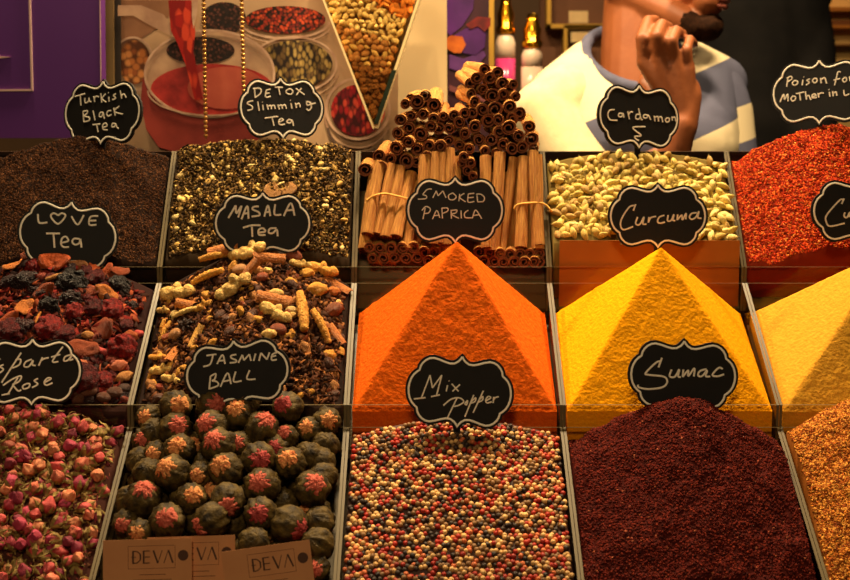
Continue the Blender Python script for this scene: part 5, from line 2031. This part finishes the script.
# cut the neck opening: drop what lies inside the collar ring
CN = q(636, 58, 2.02)
RX, RY = Vector((1, 0, .02)).normalized(), None
nrm = Vector((0.10, -0.60, 0.80)).normalized()
ex_ = (RT - nrm * RT.dot(nrm)).normalized()
ey_ = nrm.cross(ex_)
CRX, CRY = .088, .092
bm = bmesh.new()
bm.from_mesh(sw.data)
kill = []
for v in bm.verts:
    dlt = v.co - CN
    a, b, c = dlt.dot(ex_) / CRX, dlt.dot(ey_) / CRY, dlt.dot(nrm)
    if a * a + b * b < 1.0 and c > -.12:
        kill.append(v)
bmesh.ops.delete(bm, geom=kill, context='VERTS')
bm.to_mesh(sw.data)
bm.free()
sw.data.materials[0] = stripes('striped_knit_front', (-0.42, 0, 1), O, [(at(598, 112, 2.0), 'blue'), (at(598, 112, 2.0) - Vector((0, 0, .11)), 'cream'), (at(598, 112, 2.0) - Vector((0, 0, .22)), 'blue'), (at(598, 112, 2.0) - Vector((0, 0, .33)), 'cream')])
mb = MB()
P = [CN + ex_ * CRX * 1.0 * math.cos(t) + ey_ * CRY * 1.0 * math.sin(t) for t in np.linspace(0, 2 * math.pi, 49)]
mb.tube(P, .0105, 10, squash=(nrm, 1.0))
mb.build('collar', m_blue, sw, True)
# sleeves
mb = MB()
mb.capsule(q(566, 100, 2.0), q(546, 116, 1.99), .062, .060, 18)
mb.capsule(q(546, 116, 1.99), q(636, 280, 1.86), .062, .054, 18)
mb.capsule(q(636, 278, 1.855), q(664, 205, 1.82), .052, .042, 16)
s1 = fuse(mb.build('sleeve', m_cream, sw), .006, 8)
mb = MB()
mb.capsule(q(716, 90, 2.11), q(722, 118, 2.10), .052, .056, 18)
mb.capsule(q(722, 118, 2.10), q(738, 262, 2.07), .055, .052, 18)
s2 = fuse(mb.build('sleeve', m_cream, sw), .006, 8)
s2.data.materials[0] = stripes('striped_knit_sleeve', (-0.30, 0, 1), O, [(at(705, 57, 2.06), 'blue'), (at(712, 114, 2.06), 'cream'), (at(746, 138, 2.06), 'blue'), (at(748, 168, 2.06), 'cream')])
mb = MB()
mb.ball(Vector((0, .05, .95)), (.172, .122, .15), 18, 12)
for s_ in (1, -1):
    mb.capsule(Vector((.09 * s_, .05, .92)), Vector((.11 * s_, .05, .50)), .097, .07)
    mb.capsule(Vector((.11 * s_, .05, .50)), Vector((.11 * s_, .08, .12)), .068, .058)
fuse(mb.build('trousers', m_trous, root), .012, 4)

# person in black
root = empty('person', at(775, 290, 2.55), 'person in plain black clothing standing turned away behind the striped sweater', 'person')
root.location.z = 0
O = Vector(root.location)
mb = MB()
mb.ball(q(770, -130, 2.6), (.078, .098, .115), 20, 14)
mb.capsule(q(770, 0, 2.6), q(770, -100, 2.6), .062, .056)
mb.capsule(q(745, 150, 2.62), Vector((0, .05, .92)), .13, .14)
for s_ in (1, -1):
    mb.capsule(Vector((.09 * s_, .05, .92)), Vector((.10 * s_, .05, .50)), .085, .055)
    mb.capsule(Vector((.10 * s_, .05, .50)), Vector((.10 * s_, .07, .09)), .055, .036)
    mb.capsule(Vector((.10 * s_, .09, .045)), Vector((.11 * s_, -.08, .035)), .042, .032)
    mb.capsule(q(770 + 42 * s_, 30, 2.6), q(770 + 50 * s_, 160, 2.58), .045, .036)
    mb.capsule(q(770 + 50 * s_, 160, 2.58), q(770 + 40 * s_, 260, 2.48), .034, .026)
    mb.ball(q(770 + 38 * s_, 275, 2.46), (.03, .035, .05), 12, 9)
fuse(mb.build('body', m_skin, root), .006, 4)
mb = MB()
mb.capsule(q(722, -10, 2.62), q(800, -10, 2.62), .085, .075, 18)
mb.capsule(q(745, 20, 2.62), q(750, 240, 2.62), .15, .15, 20)
mb.capsule(q(775, 20, 2.60), q(790, 150, 2.60), .115, .10, 20)
mb.capsule(q(798, -6, 2.6), q(806, 50, 2.56), .062, .062, 18)
mb.capsule(q(806, 50, 2.56), q(812, 150, 2.50), .062, .055, 18)
mb.capsule(q(812, 150, 2.52), q(800, 250, 2.45), .052, .042, 18)
mb.capsule(q(712, 0, 2.6), q(700, 160, 2.60), .07, .06, 18)
mb.capsule(Vector((0, .05, 1.1)), Vector((0, .05, .86)), .165, .165, 18)
fuse(mb.build('jacket', m_black, root), .008, 8)
mb = MB()
for s_ in (1, -1):
    mb.capsule(Vector((.09 * s_, .05, .92)), Vector((.10 * s_, .05, .50)), .098, .07)
    mb.capsule(Vector((.10 * s_, .05, .50)), Vector((.10 * s_, .07, .12)), .068, .058)
fuse(mb.build('trousers', m_black, root), .012, 4)
mb = MB().ball(q(770, -142, 2.62), (.086, .104, .108), 20, 14)
mb.build('hair', m_hair, root, True)
# ------------------------------------------------------------------ light
def lamp(name, loc, target, power, size, color, size_y=None):
    d = bpy.data.lights.new(name, 'AREA')
    d.energy = power
    d.color = color
    d.shape = 'RECTANGLE' if size_y else 'DISK'
    d.size = size
    if size_y:
        d.size_y = size_y
    o = bpy.data.objects.new(name, d)
    COL.objects.link(o)
    o.location = loc
    o.rotation_euler = (Vector(target) - Vector(loc)).to_track_quat('-Z', 'Y').to_euler()
    return o


WARM = (1.0, 0.75, 0.43)
for x, pw in ((-0.55, 16), (-0.02, 21), (0.55, 21)):
    lamp('spot_lamp', (x, 1.66, 2.45), (x * .9, 1.38, 1.2), pw, 0.10, WARM)
lamp('aisle_lamp', (-0.2, -0.6, 2.9), (0, 1.4, 1.2), 25, 0.5, WARM)
lamp('back_lamp', (0.5, 2.75, 2.9), (0.3, 2.9, 1.5), 15, 0.4, WARM)
d = bpy.data.lights.new('added_hopper_spot', 'SPOT')  # added out-of-view spot that brightens the nut hopper, no fixture behind it
d.energy = 50
d.color = WARM
d.spot_size = R(17)
d.spot_blend = 0.6
d.shadow_soft_size = 0.03
o = bpy.data.objects.new('added_hopper_spot', d)
COL.objects.link(o)
o.location = (-0.05, 1.15, 2.35)
o.rotation_euler = (Vector((-0.085, 1.70, 1.68)) - o.location).to_track_quat('-Z', 'Y').to_euler()

w = bpy.data.worlds.new('world')
scene.world = w
w.use_nodes = True
w.node_tree.nodes['Background'].inputs['Color'].default_value = (1.0, 0.75, 0.45, 1)
w.node_tree.nodes['Background'].inputs['Strength'].default_value = 0.03

scene.view_settings.view_transform = 'Standard'
scene.view_settings.look = 'None'
scene.view_settings.gamma = 1
scene.view_settings.exposure = 0.0
scene.cycles.max_bounces = 8
scene.cycles.transparent_max_bounces = 24
scene.cycles.caustics_reflective = False
scene.cycles.caustics_refractive = False
